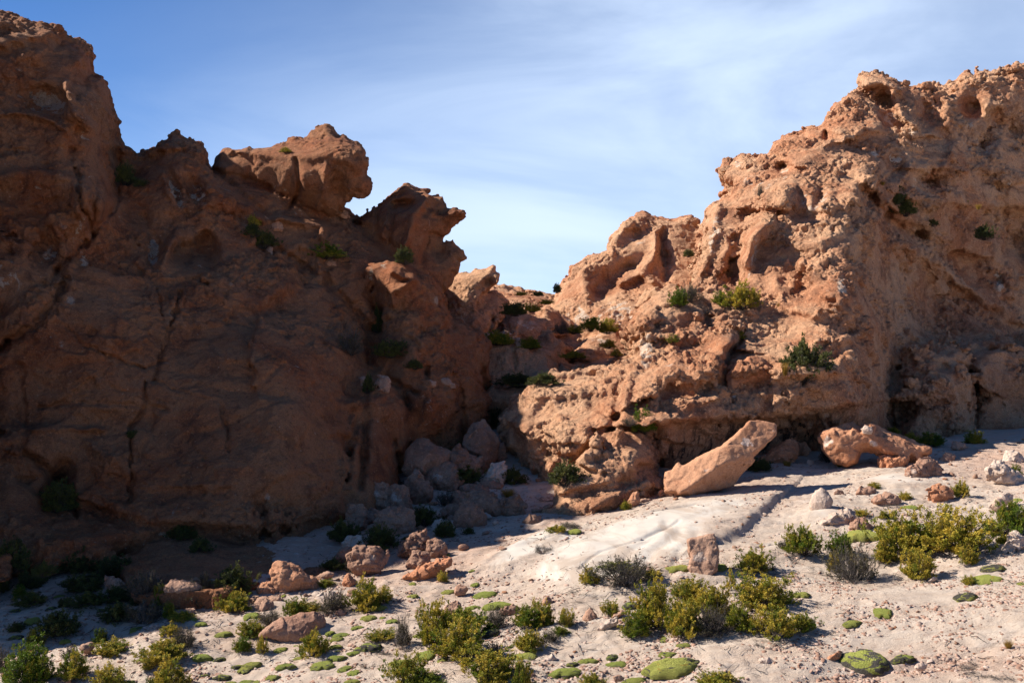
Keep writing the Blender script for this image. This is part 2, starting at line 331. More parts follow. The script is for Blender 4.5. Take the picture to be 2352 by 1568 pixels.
def build_group(name, mat, masses, box, cell, wr, dw, strokes=(), pales=(), streaks=(), rough=(), pitz=(), smooth_px=0, amp=1., label=None, sub=1, strata=.12, roughbase=1., seed=0, palebase=0.):
    u = np.arange(box[0], box[1]+cell, cell, dtype=float); v = np.arange(box[2], box[3]+cell, cell, dtype=float); w = np.arange(wr[0], wr[1]+dw, dw).astype(np.float32)
    U, V = np.meshgrid(u, v, indexing='ij'); F = np.full((len(u), len(v), len(w)), -3., np.float32)
        # bend the outlines a little so that traced edges do not stay straight
    jx = noise(np.stack([U.ravel()/40, V.ravel()/40, 0*U.ravel()], 1), 1.0, 3).reshape(U.shape)*4+noise(np.stack([U.ravel()/14, V.ravel()/14, 0*U.ravel()], 1), 1.0, 5).reshape(U.shape)*2
    jy = noise(np.stack([U.ravel()/40, V.ravel()/40, 0*U.ravel()+9], 1), 1.0, 4).reshape(U.shape)*4+noise(np.stack([U.ravel()/14, V.ravel()/14, 0*U.ravel()+5], 1), 1.0, 6).reshape(U.shape)*2
    R = relief(U+jx*.8, V+jy*.8, strokes); E2 = np.full(U.shape, -9.)
    for m in masses:
        poly = np.asarray(m['poly'], float); lo = poly.min(0)-45; hi = poly.max(0)+45
        i0, i1 = np.searchsorted(u, [lo[0], hi[0]]); j0, j1 = np.searchsorted(v, [lo[1], hi[1]])
        if i1 <= i0 or j1 <= j0: continue
        s = (slice(i0, i1), slice(j0, j1)); Us, Vs = U[s], V[s]
        d, _ = seg_dist(Us+jx[s], Vs+jy[s], poly, True)
        c = m['ctrl']; Df = tps(c, .002)(Us, Vs) if len(c) > 3 else np.full(Us.shape, c[0][2], float)
        Dm = np.clip(Df, wr[0], wr[1]); e = (d*Dm/FPX).astype(np.float32); Df = (Df-R[s]*m.get('rel', 1)).astype(np.float32)
        Rr = m.get('R', 1.2); T = m.get('T', 6.)
        e = np.clip(e, -3, 4); E2[s] = np.maximum(E2[s], e)
        f = smin(w[None, None]-Df[..., None], e[..., None]+0*w[None, None], Rr); f = smin(f, Df[..., None]+T-w[None, None], Rr)
        F[s] = smax(F[s], f, .15)
    rg = roughbase+relief(U, V, rough); rg = np.clip(rg, .15, 3)
    idx = np.argwhere(np.abs(F) < 1.5*amp)
    vals = F[idx[:, 0], idx[:, 1], idx[:, 2]]
    for a in range(0, len(idx), 1500000):
        q = idx[a:a+1500000]; D = w[q[:, 2]].astype(float); p = P3(u[q[:, 0]], v[q[:, 1]], D).astype(np.float32)+np.float32(seed*7.7)
        r = rg[q[:, 0], q[:, 1]]
        pt_ = patchy(p); r = r*pt_
        big_ = .6+.4*np.clip(rg[q[:, 0], q[:, 1]], 0, 1); n = ((.42-np.abs(noise(p, 2.4, 0)))*.12+noise(p, 4.5, 8)*.16)*big_
        n += (.42-np.abs(noise(p+noise(p, .9, 7)[:, None]*.12, 1.05, 1)))*.13*r
        n += wor(WVF, p+noise(p, 1.6, 7)[:, None]*.10, 3.1, 2)*.62*big_+wor(WVF, p+noise(p, .8, 3)[:, None]*.05, 1.25, 4)*.34*(.35+.65*r)
        n += wor(WVF, p, .55, 5)*.13*r
        n += wor(WVF, p, .8, 0, (.30, .30, 1.))*strata*1.9*r
        n -= np.clip(.10-wor(WVE, p+noise(p, 1., 9)[:, None]*.3, 2.6, 6), 0, 1)*1.4     # joints
        ee = np.clip(E2[q[:, 0], q[:, 1]]/1.3, 0, 1); vals[a:a+1500000] += (n*amp*(.38+.62*ee*ee*(3-2*ee))).astype(np.float32)
    F[idx[:, 0], idx[:, 1], idx[:, 2]] = vals
    F[0] = F[-1] = -1; F[:, 0] = F[:, -1] = -1; F[:, :, 0] = F[:, :, -1] = -1
    sol = F > 0; first = np.argmax(sol, 2); dm = np.where(sol.any(2), w[first], 999.); DEPTH.append((u[0], v[0], cell, dm))
    def co(i, j, k): return P3(u[0]+i*cell, v[0]+j*cell, w[0]+k*dw)
    Vt, Q, G = keep_big(*surface_nets(F, co)); del F
    uv = np.stack([u[0]+G[:, 0]*cell, v[0]+G[:, 1]*cell], 1)
    for _ in range(sub): Vt, Q, uv = subdiv(Vt, Q, uv)
    Vt = smoothV(Vt, Q, 1, .6)
    N = vnormals(Vt, Q); ii = np.clip(((uv-[u[0], v[0]])/cell).astype(int), 0, [len(u)-1, len(v)-1])
    r = rg[ii[:, 0], ii[:, 1]]
    p = Vt.astype(np.float32)+np.float32(seed*7.7); pt_ = patchy(p); r = r*pt_
    def at(st): return np.clip(relief(U, V, st)[ii[:, 0], ii[:, 1]], 0, 1.3)
    pz = at(pitz)
    dsp = (noise(p, .22, 2)*.016+noise(p, .10, 3)*.012+wor(WVF, p, .17, 8)*.055+wor(WVF, p+noise(p, .3, 3)[:, None]*.03, .42, 3)*.07)*r-np.clip(.16-wor(WVE, p+noise(p, .25, 5)[:, None]*.04, .55, 7), 0, 1)*.28*np.clip(noise(p, 1.1, 2)*2+.4, 0, 1)*np.clip(r*1.5, .4, 1)
    dsp -= np.clip(.38-wor(WV1, p+noise(p, .3, 1)[:, None]*.05, .17, 4), 0, 1)*(.03+.26*pz)*np.clip(noise(p, 1.3, 6)*1.5+.2+pz, 0, 1)
    Vt = Vt+N*dsp[:, None]*amp
    # sink anything far under the ground is harmless; keep it
    me = mesh_np(name, Vt, Q, dict(pale=np.clip(palebase+at(pales)+np.clip(.55-pt_, 0, 1)*.55, 0, 1.3), streak=at(streaks), pits=np.clip(.25+pz, 0, 1)), smooth=False)
    o = link(name, me, mat, label=label, kind='structure'); log(name, len(Vt)); return o
def depth_at(u, v):
    best = float(ray_ground(u, v)[0])
    for u0, v0, c, dm in DEPTH:
        i = int(round((u-u0)/c)); j = int(round((v-v0)/c))
        if 0 <= i < dm.shape[0] and 0 <= j < dm.shape[1]: best = min(best, float(dm[i, j]))
    return best
def cat_(*a): return np.concatenate([np.asarray(x, float).reshape(-1, 2) for x in a])
# ------------------------------------------------------------------ left cliff
skyL = px('r1', [(0,78),(70,110),(120,120),(165,140),(205,160),(260,158),(310,180),(335,215),(340,235),(400,255),(450,270),(495,300),(518,335),(508,385),(495,410),(495,440),(530,450),(570,455),(592,480),(600,530),(618,590),(640,640),(660,700),(675,760),(665,770),(680,820),(700,845),(750,840),(775,870),(795,885),(850,865),(885,840),(900,810),(955,805),(985,775),(1010,780),(1050,795),(1110,815),(1150,850),(1160,885),(1163,935),(1190,975),(1240,1040)])
A1 = dict(poly=cat_([(-110,-10)], skyL, [(530,470),(565,520),(600,570),(650,610),(700,672),(765,735),(808,790),(832,850),(842,950),(834,1010),(826,1100),(815,1180),(790,1245),(760,1330),(-110,1380)]),
    ctrl=[(-100,1250,19.9),(0,1200,20.0),(300,1200,19.2),(450,1225,18.6),(600,1225,18.2),(760,1200,18.6),(820,1140,19.3),(-100,800,21.6),(100,800,21.7),(300,980,20.5),(300,760,21.7),(550,950,20.0),(700,950,20.0),(820,950,21.3),(400,800,21.6),(550,780,21.4),(700,780,22.0),
          (100,620,22.9),(250,600,23.6),(400,640,23.6),(550,640,24.0),(640,660,24.6),(-100,450,23.6),(100,470,23.7),(220,440,24.0),(300,470,26.0),(350,420,26.4),(420,460,25.5),(480,430,25.7),(0,300,24.6),(100,300,24.7),(200,280,24.8),(100,150,25.4),(200,180,25.7),(0,60,26.2),(400,340,27.0),(300,350,27.5)], T=7, R=1.5)
A2 = dict(poly=cat_([(478,400),(520,396),(600,412),(700,450),(790,478),(812,505)], [(850,540),(905,570),(960,600),(1011,665),(1021,721),(1060,752),(1095,772),(1108,800),(1100,860),(1105,1000),(1060,1120),(700,1200),(560,900),(470,600)]),
    ctrl=[(490,400,28.3),(800,520,28.8),(560,480,27.6),(650,600,26.2),(750,600,26.8),(850,600,27.5),(930,620,28.0),(1000,700,27.3),(1080,800,27.5),(900,900,25.6),(1050,950,26.2),(930,1050,25.2),(800,780,25.2),(720,700,25.4),(860,900,25.0),(880,760,26.3)], T=7, R=.8)
head = cat_(px('r1', [(1205,945),(1220,910),(1245,870),(1265,850),(1300,845),(1400,838),(1470,832)]), px('r2', [(130,262),(210,258),(240,242),(275,235),(330,225),(400,212),(412,205),(405,185),(440,175),(475,195),(495,225),(540,228),(575,240),(630,285),(648,345),(620,400),(615,450),(640,480),(650,505),(630,540),(590,525),(570,540),(550,590),(525,630),(500,680),(420,700),(240,620),(100,500),(0,480)]), [(500,412)])
A3 = dict(poly=head, ctrl=[(500,370,28.2),(600,340,28.6),(700,330,28.8),(600,400,27.8),(560,420,27.9),(800,340,27.9),(830,430,27.4),(700,400,27.4),(740,440,27.7),(780,480,28.0),(650,450,28.2)], T=3.2, R=1.0)
spire = px('r2', [(585,672),(660,640),(720,605),(780,560),(850,515),(920,492),(985,512),(1050,530),(1110,528),(1130,575),(1150,600),(1195,605),(1232,640),(1220,670),(1180,690),(1140,730),(1100,790),(1150,808),(1200,860),(1222,900),(1190,905),(1185,960),(1165,1010),(1130,1070),(1085,1090),(1095,1180),(1000,1200),(900,1050),(820,880),(700,800)])
A4 = dict(poly=spire, ctrl=[(830,500,29.3),(870,520,28.9),(930,450,29.6),(950,520,28.6),(1010,470,28.9),(1060,485,29.0),(1000,560,29.0),(1050,590,29.0),(1020,640,28.6),(960,600,28.2)], T=2.6, R=.9)
A5 = dict(poly=[(832,640),(845,612),(880,604),(935,606),(975,630),(1005,655),(1020,700),(1040,735),(1090,768),(1110,800),(1112,860),(1122,910),(1118,990),(1100,1060),(1050,1100),(950,1140),(925,1100),(932,980),(928,930),(890,880),(860,830),(850,740)],
    ctrl=[(850,640,26.6),(930,640,26.4),(1010,720,26.6),(1100,800,26.4),(880,760,26.3),(960,780,25.4),(1050,880,24.9),(1110,900,25.4),(960,920,24.3),(1050,1000,24.7),(950,1060,24.0)], T=5, R=.9)
A6 = dict(poly=[(825,860),(850,858),(885,878),(912,915),(930,960),(933,1040),(930,1100),(915,1150),(880,1200),(800,1240),(790,1000)], ctrl=[(840,870,23.8),(900,930,23.4),(870,1050,22.0),(920,1050,22.6),(850,1180,20.9)], T=4, R=.9)
A7 = dict(poly=[(-110,1030),(0,1037),(55,1055),(95,1090),(112,1130),(135,1160),(200,1150),(222,1180),(270,1198),(340,1214),(352,1224),(300,1262),(215,1290),(100,1330),(-110,1340)], ctrl=[(-100,1060,20.0),(0,1080,20.0),(60,1120,19.7),(150,1200,19.3),(250,1210,19.2),(330,1225,19.0),(200,1270,17.9),(0,1270,18.0),(100,1320,17.1)], T=4, R=.7)
A8 = dict(poly=[(275,1290),(300,1262),(345,1235),(400,1222),(460,1226),(505,1250),(555,1290),(600,1340),(500,1400),(300,1390)], ctrl=[(400,1228,18.7),(330,1260,18.0),(480,1250,18.1),(420,1300,16.8),(300,1335,16.1),(520,1330,16.1)], T=4, R=.8)
A9 = dict(poly=[(480,1236),(560,1222),(700,1226),(800,1236),(860,1262),(830,1290),(740,1310),(690,1350),(560,1350)], ctrl=[(500,1240,18.9),(700,1235,19.3),(800,1245,19.2),(600,1290,17.5),(740,1290,17.5),(620,1340,16.3)], T=4, R=.5)
ES = px
for M_, u0_, k_ in ((A1, 350, .0030), (A2, 850, .002), (A5, 1000, .0025), (A6, 880, .002), (A7, 1100, .0006)):
    M_['ctrl'] = [(a, b, c-(u0_-a)*k_) for a, b, c in M_['ctrl']]
stL = [
 # top left tower: caves, brows and bulges
 ('blob',93,230,62,30,12,-.9,3), ('blob',60,170,50,26,-20,-.35), ('line',[(0,262),(60,262),(110,275),(150,300)],7,.35), ('scarp',[(0,395),(80,388),(150,400),(180,420)],.4,3,50),
 ('blob',190,120,22,30,0,.5), ('line',[(150,190),(165,250),(200,290)],10,.5), ('blob',190,310,22,16,0,-.4,3), ('blob',168,345,18,26,0,-.4), ('blob',20,440,45,26,0,-.35),
 ('line',[(175,390),(190,480),(215,540),(255,490),(276,440)],5,-.3), ('scarp',[(262,200),(272,330),(280,440),(255,490),(215,545)],.0,4,60),
 ('line',[(215,540),(170,580),(130,620),(122,640)],7,-.25), ('blob',200,470,26,70,0,.55), ('blob',236,470,13,52,5,.4), ('blob',215,470,6,40,5,-.35),
 ('line',[(262,350),(268,440)],16,-.9), ('blob',290,410,30,26,0,-.9), ('blob',340,470,40,30,20,.3),
 # dome with the long curved hollow
 ('blob',405,440,13,46,-22,-.6,3), ('blob',445,440,26,40,-25,-.85,3), ('line',[(375,400),(385,450),(410,480),(470,480)],6,.25), ('line',[(352,345),(400,335),(465,350)],9,.4), ('blob',430,345,18,9,0,-.5),
 ('blob',352,572,15,42,5,-.35,3), ('blob',430,580,32,30,0,-.75,3), ('blob',475,570,26,40,-10,-.8,3), ('blob',390,570,9,42,20,.4), ('line',[(340,640),(360,560),(330,500)],8,-.15),
 ('blob',190,560,22,50,15,-.3), ('blob',105,600,30,60,30,-.25), ('line',[(0,800),(60,760),(120,700),(150,640),(130,620)],10,-.3), ('blob',60,720,60,60,0,.25),
 # cracks on the great wall
 ('line',[(150,745),(190,790),(245,815),(330,845),(380,830)],2.5,-.13), ('line',[(380,940),(300,930),(170,925),(90,935)],6,-.12), ('line',[(345,870),(420,900),(500,920),(520,980),(525,1040)],3,-.12),
 ('line',[(335,880),(330,950),(318,960),(300,980),(300,1150)],4,-.2), ('line',[(48,870),(60,960),(45,1030)],4,-.08), ('line',[(620,1090),(600,1180),(585,1210)],5,-.12), ('line',[(415,670),(395,740),(355,870)],4,-.2), ('line',[(355,630),(375,740)],3,-.15),
 ('line',[(520,740),(620,760),(740,790),(790,820)],3,-.12), ('line',[(60,1040),(130,1100),(160,1130),(175,1190)],10,-.25), ('blob',135,1110,24,50,20,-.9), ('blob',620,1100,60,60,0,.2),
 ('scarp',[(840,1180),(600,1215),(340,1200),(250,1170)],.35,4,90), ('blob',660,1000,120,90,0,.25), ('line',[(790,830),(835,930),(815,1000)],6,-.12),
 ('line',[(0,985),(120,985),(240,985)],5,.18), ('scarp',[(820,905),(700,890),(560,985),(440,1010),(300,990)],.0,5,80),
 # middle ridge: gully, ledges
 ('line',[(600,560),(660,585),(740,640),(800,700),(850,760),(850,860)],12,-.45), ('line',[(640,590),(690,560),(730,580),(735,640)],8,.3), ('blob',690,640,22,32,0,-.35), ('line',[(500,400),(560,450),(620,500)],10,-.4),
 ('line',[(590,500),(660,505),(740,520),(742,570)],8,.5), ('blob',740,550,30,20,0,.4), ('scarp',[(520,430),(600,470),(680,500)],.3,5,30),
 ('line',[(855,640),(862,690),(875,740),(862,800)],13,-.5), ('line',[(900,625),(950,640),(900,670),(905,700)],8,.45), ('scarp',[(900,760),(960,770),(1000,765)],.3,4,40), ('line',[(850,755),(920,770),(960,790),(980,860)],8,-.3),
 ('line',[(930,900),(940,980),(935,1090)],6,-.25), ('line',[(840,880),(838,1000),(826,1120)],9,-.3), ('blob',985,930,22,50,10,.35), ('line',[(1060,900),(1065,960),(1060,1040)],6,-.3),
 ('line',[(855,850),(900,880),(960,900)],7,-.4),
 # head rock and spire
 ('scarp',[(500,385),(560,350),(650,362),(700,365),(745,352),(800,380)],0,4,40), ('blob',775,425,24,34,0,-.7,3), ('blob',610,395,60,26,10,-.3), ('scarp',[(830,398),(790,372),(740,366),(670,366),(560,352)],.45,5,40),
 ('line',[(680,365),(690,430),(665,480)],5,-.3), ('line',[(750,380),(745,430),(730,480)],7,.35), ('blob',920,470,28,11,-8,-.6,3), ('line',[(985,450),(950,490),(930,560)],10,.45), ('blob',1010,500,20,45,10,-.3), ('blob',1000,580,26,26,0,-.5),
 ('line',[(870,480),(862,530)],5,-.25), ('line',[(905,480),(895,560)],5,-.25), ('line',[(888,476),(880,545)],4,.2), ('line',[(1018,545),(985,540),(970,600)],6,-.3),
]
paL = [('blob',93,232,55,26,12,1.1,4), ('blob',190,310,22,14,0,.8,4), ('blob',405,445,11,40,-22,1.,4), ('blob',455,450,18,30,-25,.7,4), ('blob',352,572,12,36,5,1.1,4), ('blob',180,520,14,40,15,.8,3), ('blob',190,590,14,34,0,.8,3), ('blob',110,590,22,40,25,.6,3),
       ('blob',80,440,22,14,0,.7,4), ('blob',10,620,26,40,0,.8,4), ('blob',460,610,12,14,0,.7,4), ('blob',40,170,18,30,0,.5), ('blob',800,430,20,30,0,.5), ('blob',720,610,10,14,0,.8), ('blob',300,990,20,30,0,.35), ('blob',620,1150,14,20,0,.8),
       ('blob',400,1228,40,10,0,.9,3), ('blob',560,1230,60,8,0,.7,3), ('blob',700,1240,60,12,0,.9,3), ('blob',620,1260,50,14,0,.5), ('blob',480,1330,60,14,10,.6), ('blob',985,930,14,30,10,.7), ('blob',850,640,8,50,0,.5), ('blob',640,430,40,20,0,.45), ('blob',880,510,30,26,0,.4),
       ('blob',140,800,10,20,0,.7),('blob',155,690,14,20,30,.7),('blob',880,600,8,14,0,.8),('blob',1000,690,8,14,0,.8)]
sk_L = [('blob',430,1040,22,60,0,.9,3), ('blob',100,1010,60,60,0,.35), ('blob',660,1010,60,50,0,.35), ('blob',380,1010,40,30,0,.5), ('blob',560,1040,30,60,0,.4), ('blob',135,1090,20,60,15,.8)]
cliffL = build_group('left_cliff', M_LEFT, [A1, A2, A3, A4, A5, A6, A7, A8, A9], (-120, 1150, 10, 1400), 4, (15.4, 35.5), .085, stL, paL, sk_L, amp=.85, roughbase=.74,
    rough=[('blob',500,950,420,230,0,-.62,3), ('blob',150,300,200,250,0,-.15), ('blob',650,400,190,100,0,-.5,3), ('blob',960,560,120,130,0,-.5,3), ('blob',420,1290,160,60,0,-.5), ('blob',870,1050,70,120,0,-.4)],
    pitz=[('blob',600,1180,240,40,-4,1.,4), ('blob',250,1190,60,40,0,.5), ('blob',500,900,300,200,0,.18)], label='tall shaded red brown rock cliff on the left with beaked head rock and hooked spire')
# the same cliff runs on beyond the left edge of the photograph
A10 = dict(poly=[(-1100,-250),(-700,-60),(-500,-40),(-350,20),(-200,-10),(-60,10),(-60,1400),(-1100,1500)], ctrl=[(-1100,0,27),(-600,200,26.5),(-300,100,26.5),(-100,50,26.5),(-1100,1300,19.5),(-600,1250,20.0),(-100,1300,20.3),(-100,600,23),(-600,700,22.5)], T=8, R=1.5)
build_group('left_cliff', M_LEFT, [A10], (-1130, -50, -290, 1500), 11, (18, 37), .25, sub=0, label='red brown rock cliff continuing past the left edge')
# and bends round towards the viewer there; this wing throws the long shade over the left ground
def wing():
    c = .28; x = np.arange(-32, -7.5, c); y = np.arange(12, 31, c); z = np.arange(-7, 12, c); X, Y, Z = np.meshgrid(x, y, z, indexing='ij')
    crest = np.interp(Y, [12, 14.2, 15.1, 15.8, 17.5, 19.0, 20.0, 22.5, 27, 31], [-12, -5.9, -1.9, .6, 2.1, 4.0, 6.2, 8.8, 11, 12]); xc = -.53*Y-2.6
    F = (np.minimum(crest-Z-1.7*np.maximum(X-xc, 0)-.12*np.maximum(xc-X, 0), 6)*.45).astype(np.float32); F = np.minimum(F, ((-.52*Y-.7)-X)*.8)
    p = np.stack([X, Y, Z], -1).reshape(-1, 3).astype(np.float32); F += ((.4-np.abs(noise(p, 2.2, 1)))*.5+wor(WVF, p, 1.2, 2)*.3).reshape(F.shape)*np.clip((-.52*Y-.6-X)*2, 0, 1)
    F[0] = F[-1] = -1; F[:, 0] = F[:, -1] = -1; F[:, :, 0] = F[:, :, -1] = -1
    V, Q, G = keep_big(*surface_nets(F.astype(np.float32), lambda i, j, k: np.stack([x[0]+i*c, y[0]+j*c, z[0]+k*c], -1)), .1)
    V, Q, _ = subdiv(V, Q); N = vnormals(V, Q); q = V.astype(np.float32); V = V+N*(noise(q, .5, 2)*.05+wor(WVF, q, .35, 3)*.06)[:, None]
    link('left_cliff', mesh_np('left_cliff', V, Q, dict(pale=V[:, 0]*0, pits=V[:, 0]*0+.3)), M_LEFT, kind='structure', label='red brown rock wing bending towards the viewer past the left edge')
wing()
# ------------------------------------------------------------------ valley head between the cliffs
C1 = dict(poly=px('r2', [(1085,1090),(1120,1060),(1160,1010),(1200,998),(1280,985),(1350,955),(1385,937),(1405,950),(1402,980),(1425,1000),(1415,1040),(1380,1052),(1330,1092),(1310,1140),(1290,1180),(1250,1200),(1230,1300),(1160,1290),(1100,1200)]), ctrl=[(1050,640,32.6),(1090,640,32.3),(1130,620,32.4),(1090,700,32.0),(1060,720,32.2)], T=1.6, R=.5)
C2 = dict(poly=[(1008,720),(1030,690),(1060,668),(1100,665),(1138,659),(1162,663),(1190,669),(1217,671),(1269,679),(1320,690),(1480,690),(1500,860),(1300,930),(1100,930),(1000,820)], ctrl=[(1148,662,43),(1269,681,43),(1200,700,38),(1050,740,33.5),(1150,770,33.5),(1250,770,34.0),(1340,740,36),(1300,850,31),(1400,800,33),(1460,840,30),(1120,870,29.5),(1050,690,36),(1400,860,28.5)], T=6, R=.4)
C2b = dict(poly=[(1065,760),(1075,705),(1100,683),(1130,676),(1160,690),(1168,715),(1140,745),(1110,775)], ctrl=[(1080,740,32.0),(1120,690,32.8),(1150,710,32.8),(1110,750,31.8)], T=2.5, R=.8)
C3 = dict(poly=[(1120,760),(1140,728),(1180,712),(1215,706),(1262,703),(1290,722),(1315,748),(1310,780),(1250,800),(1140,800)], ctrl=[(1140,740,33.3),(1200,720,33.4),(1290,740,33.8),(1200,770,32.4),(1290,780,32.8)], T=3, R=.9)
C4 = dict(poly=[(1080,778),(1130,782),(1180,790),(1240,800),(1290,815),(1345,832),(1362,850),(1330,890),(1280,930),(1080,960)], ctrl=[(1100,790,29.2),(1200,800,29.5),(1340,840,29.8),(1150,870,28.6),(1300,880,28.6)], T=4, R=.35)
C4b = dict(poly=[(1100,900),(1130,886),(1180,884),(1230,888),(1260,900),(1230,960),(1170,1040),(1110,1050)], ctrl=[(1120,900,27.2),(1230,900,27.4),(1170,1000,26.3)], T=4, R=.5)
C6 = dict(poly=[(1288,830),(1290,780),(1330,768),(1400,758),(1450,770),(1470,800),(1450,830),(1400,840),(1350,840)], ctrl=[(1300,780,31.5),(1420,770,32.2),(1340,820,30.6),(1440,820,31.2)], T=3, R=.4)
C7 = dict(poly=[(1230,800),(1240,780),(1262,771),(1290,776),(1302,800),(1290,826),(1240,830)], ctrl=[(1260,780,30.6),(1240,810,30.3),(1290,800,30.4),(1265,815,30.1)], T=1.6, R=.6)
sE = px('r3', [(290,900),(300,860),(340,790),(360,745),(400,715),(410,680),(470,635),(550,590),(605,580),(615,540),(650,500),(685,450),(740,405),(810,382),(900,400),(1000,405),(1090,392),(1118,405),(1105,430),(1160,450),(1260,460),(1260,800),(1000,1000),(700,1080),(420,1030),(330,960)])
C5 = dict(poly=sE, ctrl=[(1290,690,36),(1320,640,36.5),(1400,600,36.5),(1450,530,37.5),(1480,510,38.5),(1550,520,38.5),(1600,520,39),(1400,680,35.2),(1350,740,34.5),(1450,720,34),(1500,600,37),(1560,620,36.5),(1600,700,35)], T=5, R=.8)
stC = [('blob',1450,545,26,22,0,-.8,3), ('blob',1440,640,50,40,20,-1.1,3), ('blob',1380,660,30,40,0,-.8,3), ('blob',1345,670,14,30,-10,.6), ('scarp',[(1280,700),(1340,690),(1400,700),(1450,690),(1500,720)],.5,5,50), ('line',[(1425,650),(1470,625),(1500,650)],9,.9), ('line',[(1510,530),(1500,600),(1480,620)],12,.6), ('line',[(1520,540),(1530,640)],10,-.7),
       ('line',[(1180,790),(1185,850)],4,-.3), ('line',[(1280,815),(1283,880)],4,-.5), ('line',[(1130,735),(1120,790)],5,-.5), ('blob',1120,650,16,10,-30,-.4), ('line',[(1160,720),(1175,790)],5,-.2)]
paC = [('blob',1320,722,26,26,0,.9,3),('blob',1420,720,60,34,0,.8,3),('blob',1460,550,26,10,0,.6),('blob',1190,760,50,30,0,.7),('blob',1060,720,20,40,0,.6),('blob',1380,780,40,20,0,.5)]
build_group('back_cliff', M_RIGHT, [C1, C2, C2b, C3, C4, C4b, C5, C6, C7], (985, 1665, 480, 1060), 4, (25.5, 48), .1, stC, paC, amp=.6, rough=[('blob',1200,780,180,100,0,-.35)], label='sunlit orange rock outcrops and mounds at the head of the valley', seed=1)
# ------------------------------------------------------------------ right cliff
skyR = cat_(px('r3', [(1165,430),(1190,380),(1175,340),(1190,315),(1250,290),(1300,250),(1325,205),(1260,160),(1260,110),(1330,80),(1400,60),(1490,55),(1568,30)]), px('r4', [(130,600),(150,540),(200,505),(300,485),(420,430),(440,400),(480,330),(530,280),(610,240),(640,240),(630,180),(640,160),(740,150),(830,180),(900,225),(1000,225),(1070,215),(1130,225),(1190,180),(1215,140),(1300,135),(1400,125),(1560,90)]), [(2450,120),(2640,90)])
R1 = dict(poly=cat_([(1585,655),(1605,585)], skyR, [(2640,1150),(2000,1150),(1540,1180),(1480,1000),(1450,830),(1452,775),(1462,725),(1500,690),(1545,660)]),
    ctrl=[(1560,1060,23.0),(1700,1040,24.0),(1850,1010,25.0),(1700,925,23.4),(1520,975,22.4),(1850,890,24.3),(1600,800,25.2),(1480,760,25.8),(1480,860,24.4),(1600,870,23.6),(1700,850,24.2),(1550,680,27.4),(1650,700,27.4),(1600,640,30),(1650,480,33),(1700,400,34.5),(1680,580,30),(1780,450,32.5),(1780,600,29.5),(1750,750,26),(1900,300,35.5),(2000,200,38),(2300,180,39),(2150,300,37),(2150,420,35.8),(1930,420,33),(1990,480,31.8),(1950,560,29.6),(1960,700,27.3),(1980,830,26.0),(2000,930,25.6),
          (2070,560,33.2),(2100,680,33.0),(2150,760,32.4),(2250,560,37.0),(2330,480,38.2),(2300,620,37.0),(2280,720,35.0),(2340,760,35.6),(2100,850,28.6),(2080,960,27.4),(2300,880,29.0),(2250,980,28.2),(2350,980,28.6),(2600,900,30),(2600,300,39),(2040,880,27.6)], T=9, R=.9)
R2 = dict(poly=[(1156,965),(1168,940),(1195,916),(1240,890),(1290,872),(1360,850),(1450,822),(1540,840),(1560,980),(1500,1080),(1400,1130),(1300,1160),(1216,1150),(1210,1100),(1196,1060),(1170,1030)], ctrl=[(1180,960,24.2),(1230,920,24.0),(1300,980,22.7),(1400,950,22.6),(1450,850,24.3),(1230,1040,23.0),(1260,1120,22.8),(1350,1090,22.3),(1500,900,23.2),(1340,890,23.8),(1420,1040,22.2)], T=5, R=.8)
R3 = dict(poly=[(1276,1190),(1286,1160),(1310,1120),(1350,1065),(1400,1010),(1430,988),(1480,980),(1508,1000),(1512,1050),(1525,1100),(1530,1130),(1450,1175),(1360,1205),(1290,1225)], ctrl=[(1290,1170,20.6),(1350,1090,21.0),(1440,1000,21.9),(1500,1010,22.1),(1450,1080,21.2),(1510,1100,21.6),(1400,1150,20.3),(1330,1180,20.2)], T=3, R=.5)
R4 = dict(poly=[(2078,1010),(2083,950),(2098,890),(2110,830),(2150,800),(2195,800),(2226,850),(2232,920),(2236,980),(2215,1030),(2100,1030)], ctrl=[(2110,840,27.8),(2180,830,28.0),(2100,930,26.6),(2170,890,26.6),(2210,930,27.2),(2150,990,26.2)], T=4, R=.9)
R5 = dict(poly=[(2095,860),(2105,822),(2150,800),(2230,796),(2300,812),(2380,850),(2640,900),(2640,1040),(2260,1030),(2240,900),(2200,860)], ctrl=[(2110,840,28.1),(2250,810,28.9),(2350,850,29.2),(2300,900,28.5),(2300,980,28.9),(2500,950,29)], T=4, R=.9)
for M_ in (R1, R4, R5): M_['ctrl'] = [(a, b, c+1.7*min(1, max(0, (a-1960)/90))*min(1, max(0, (b-600)/150))) for a, b, c in M_['ctrl']]
R3['ctrl'] = [(a, b, c-.35) for a, b, c in R3['ctrl']]
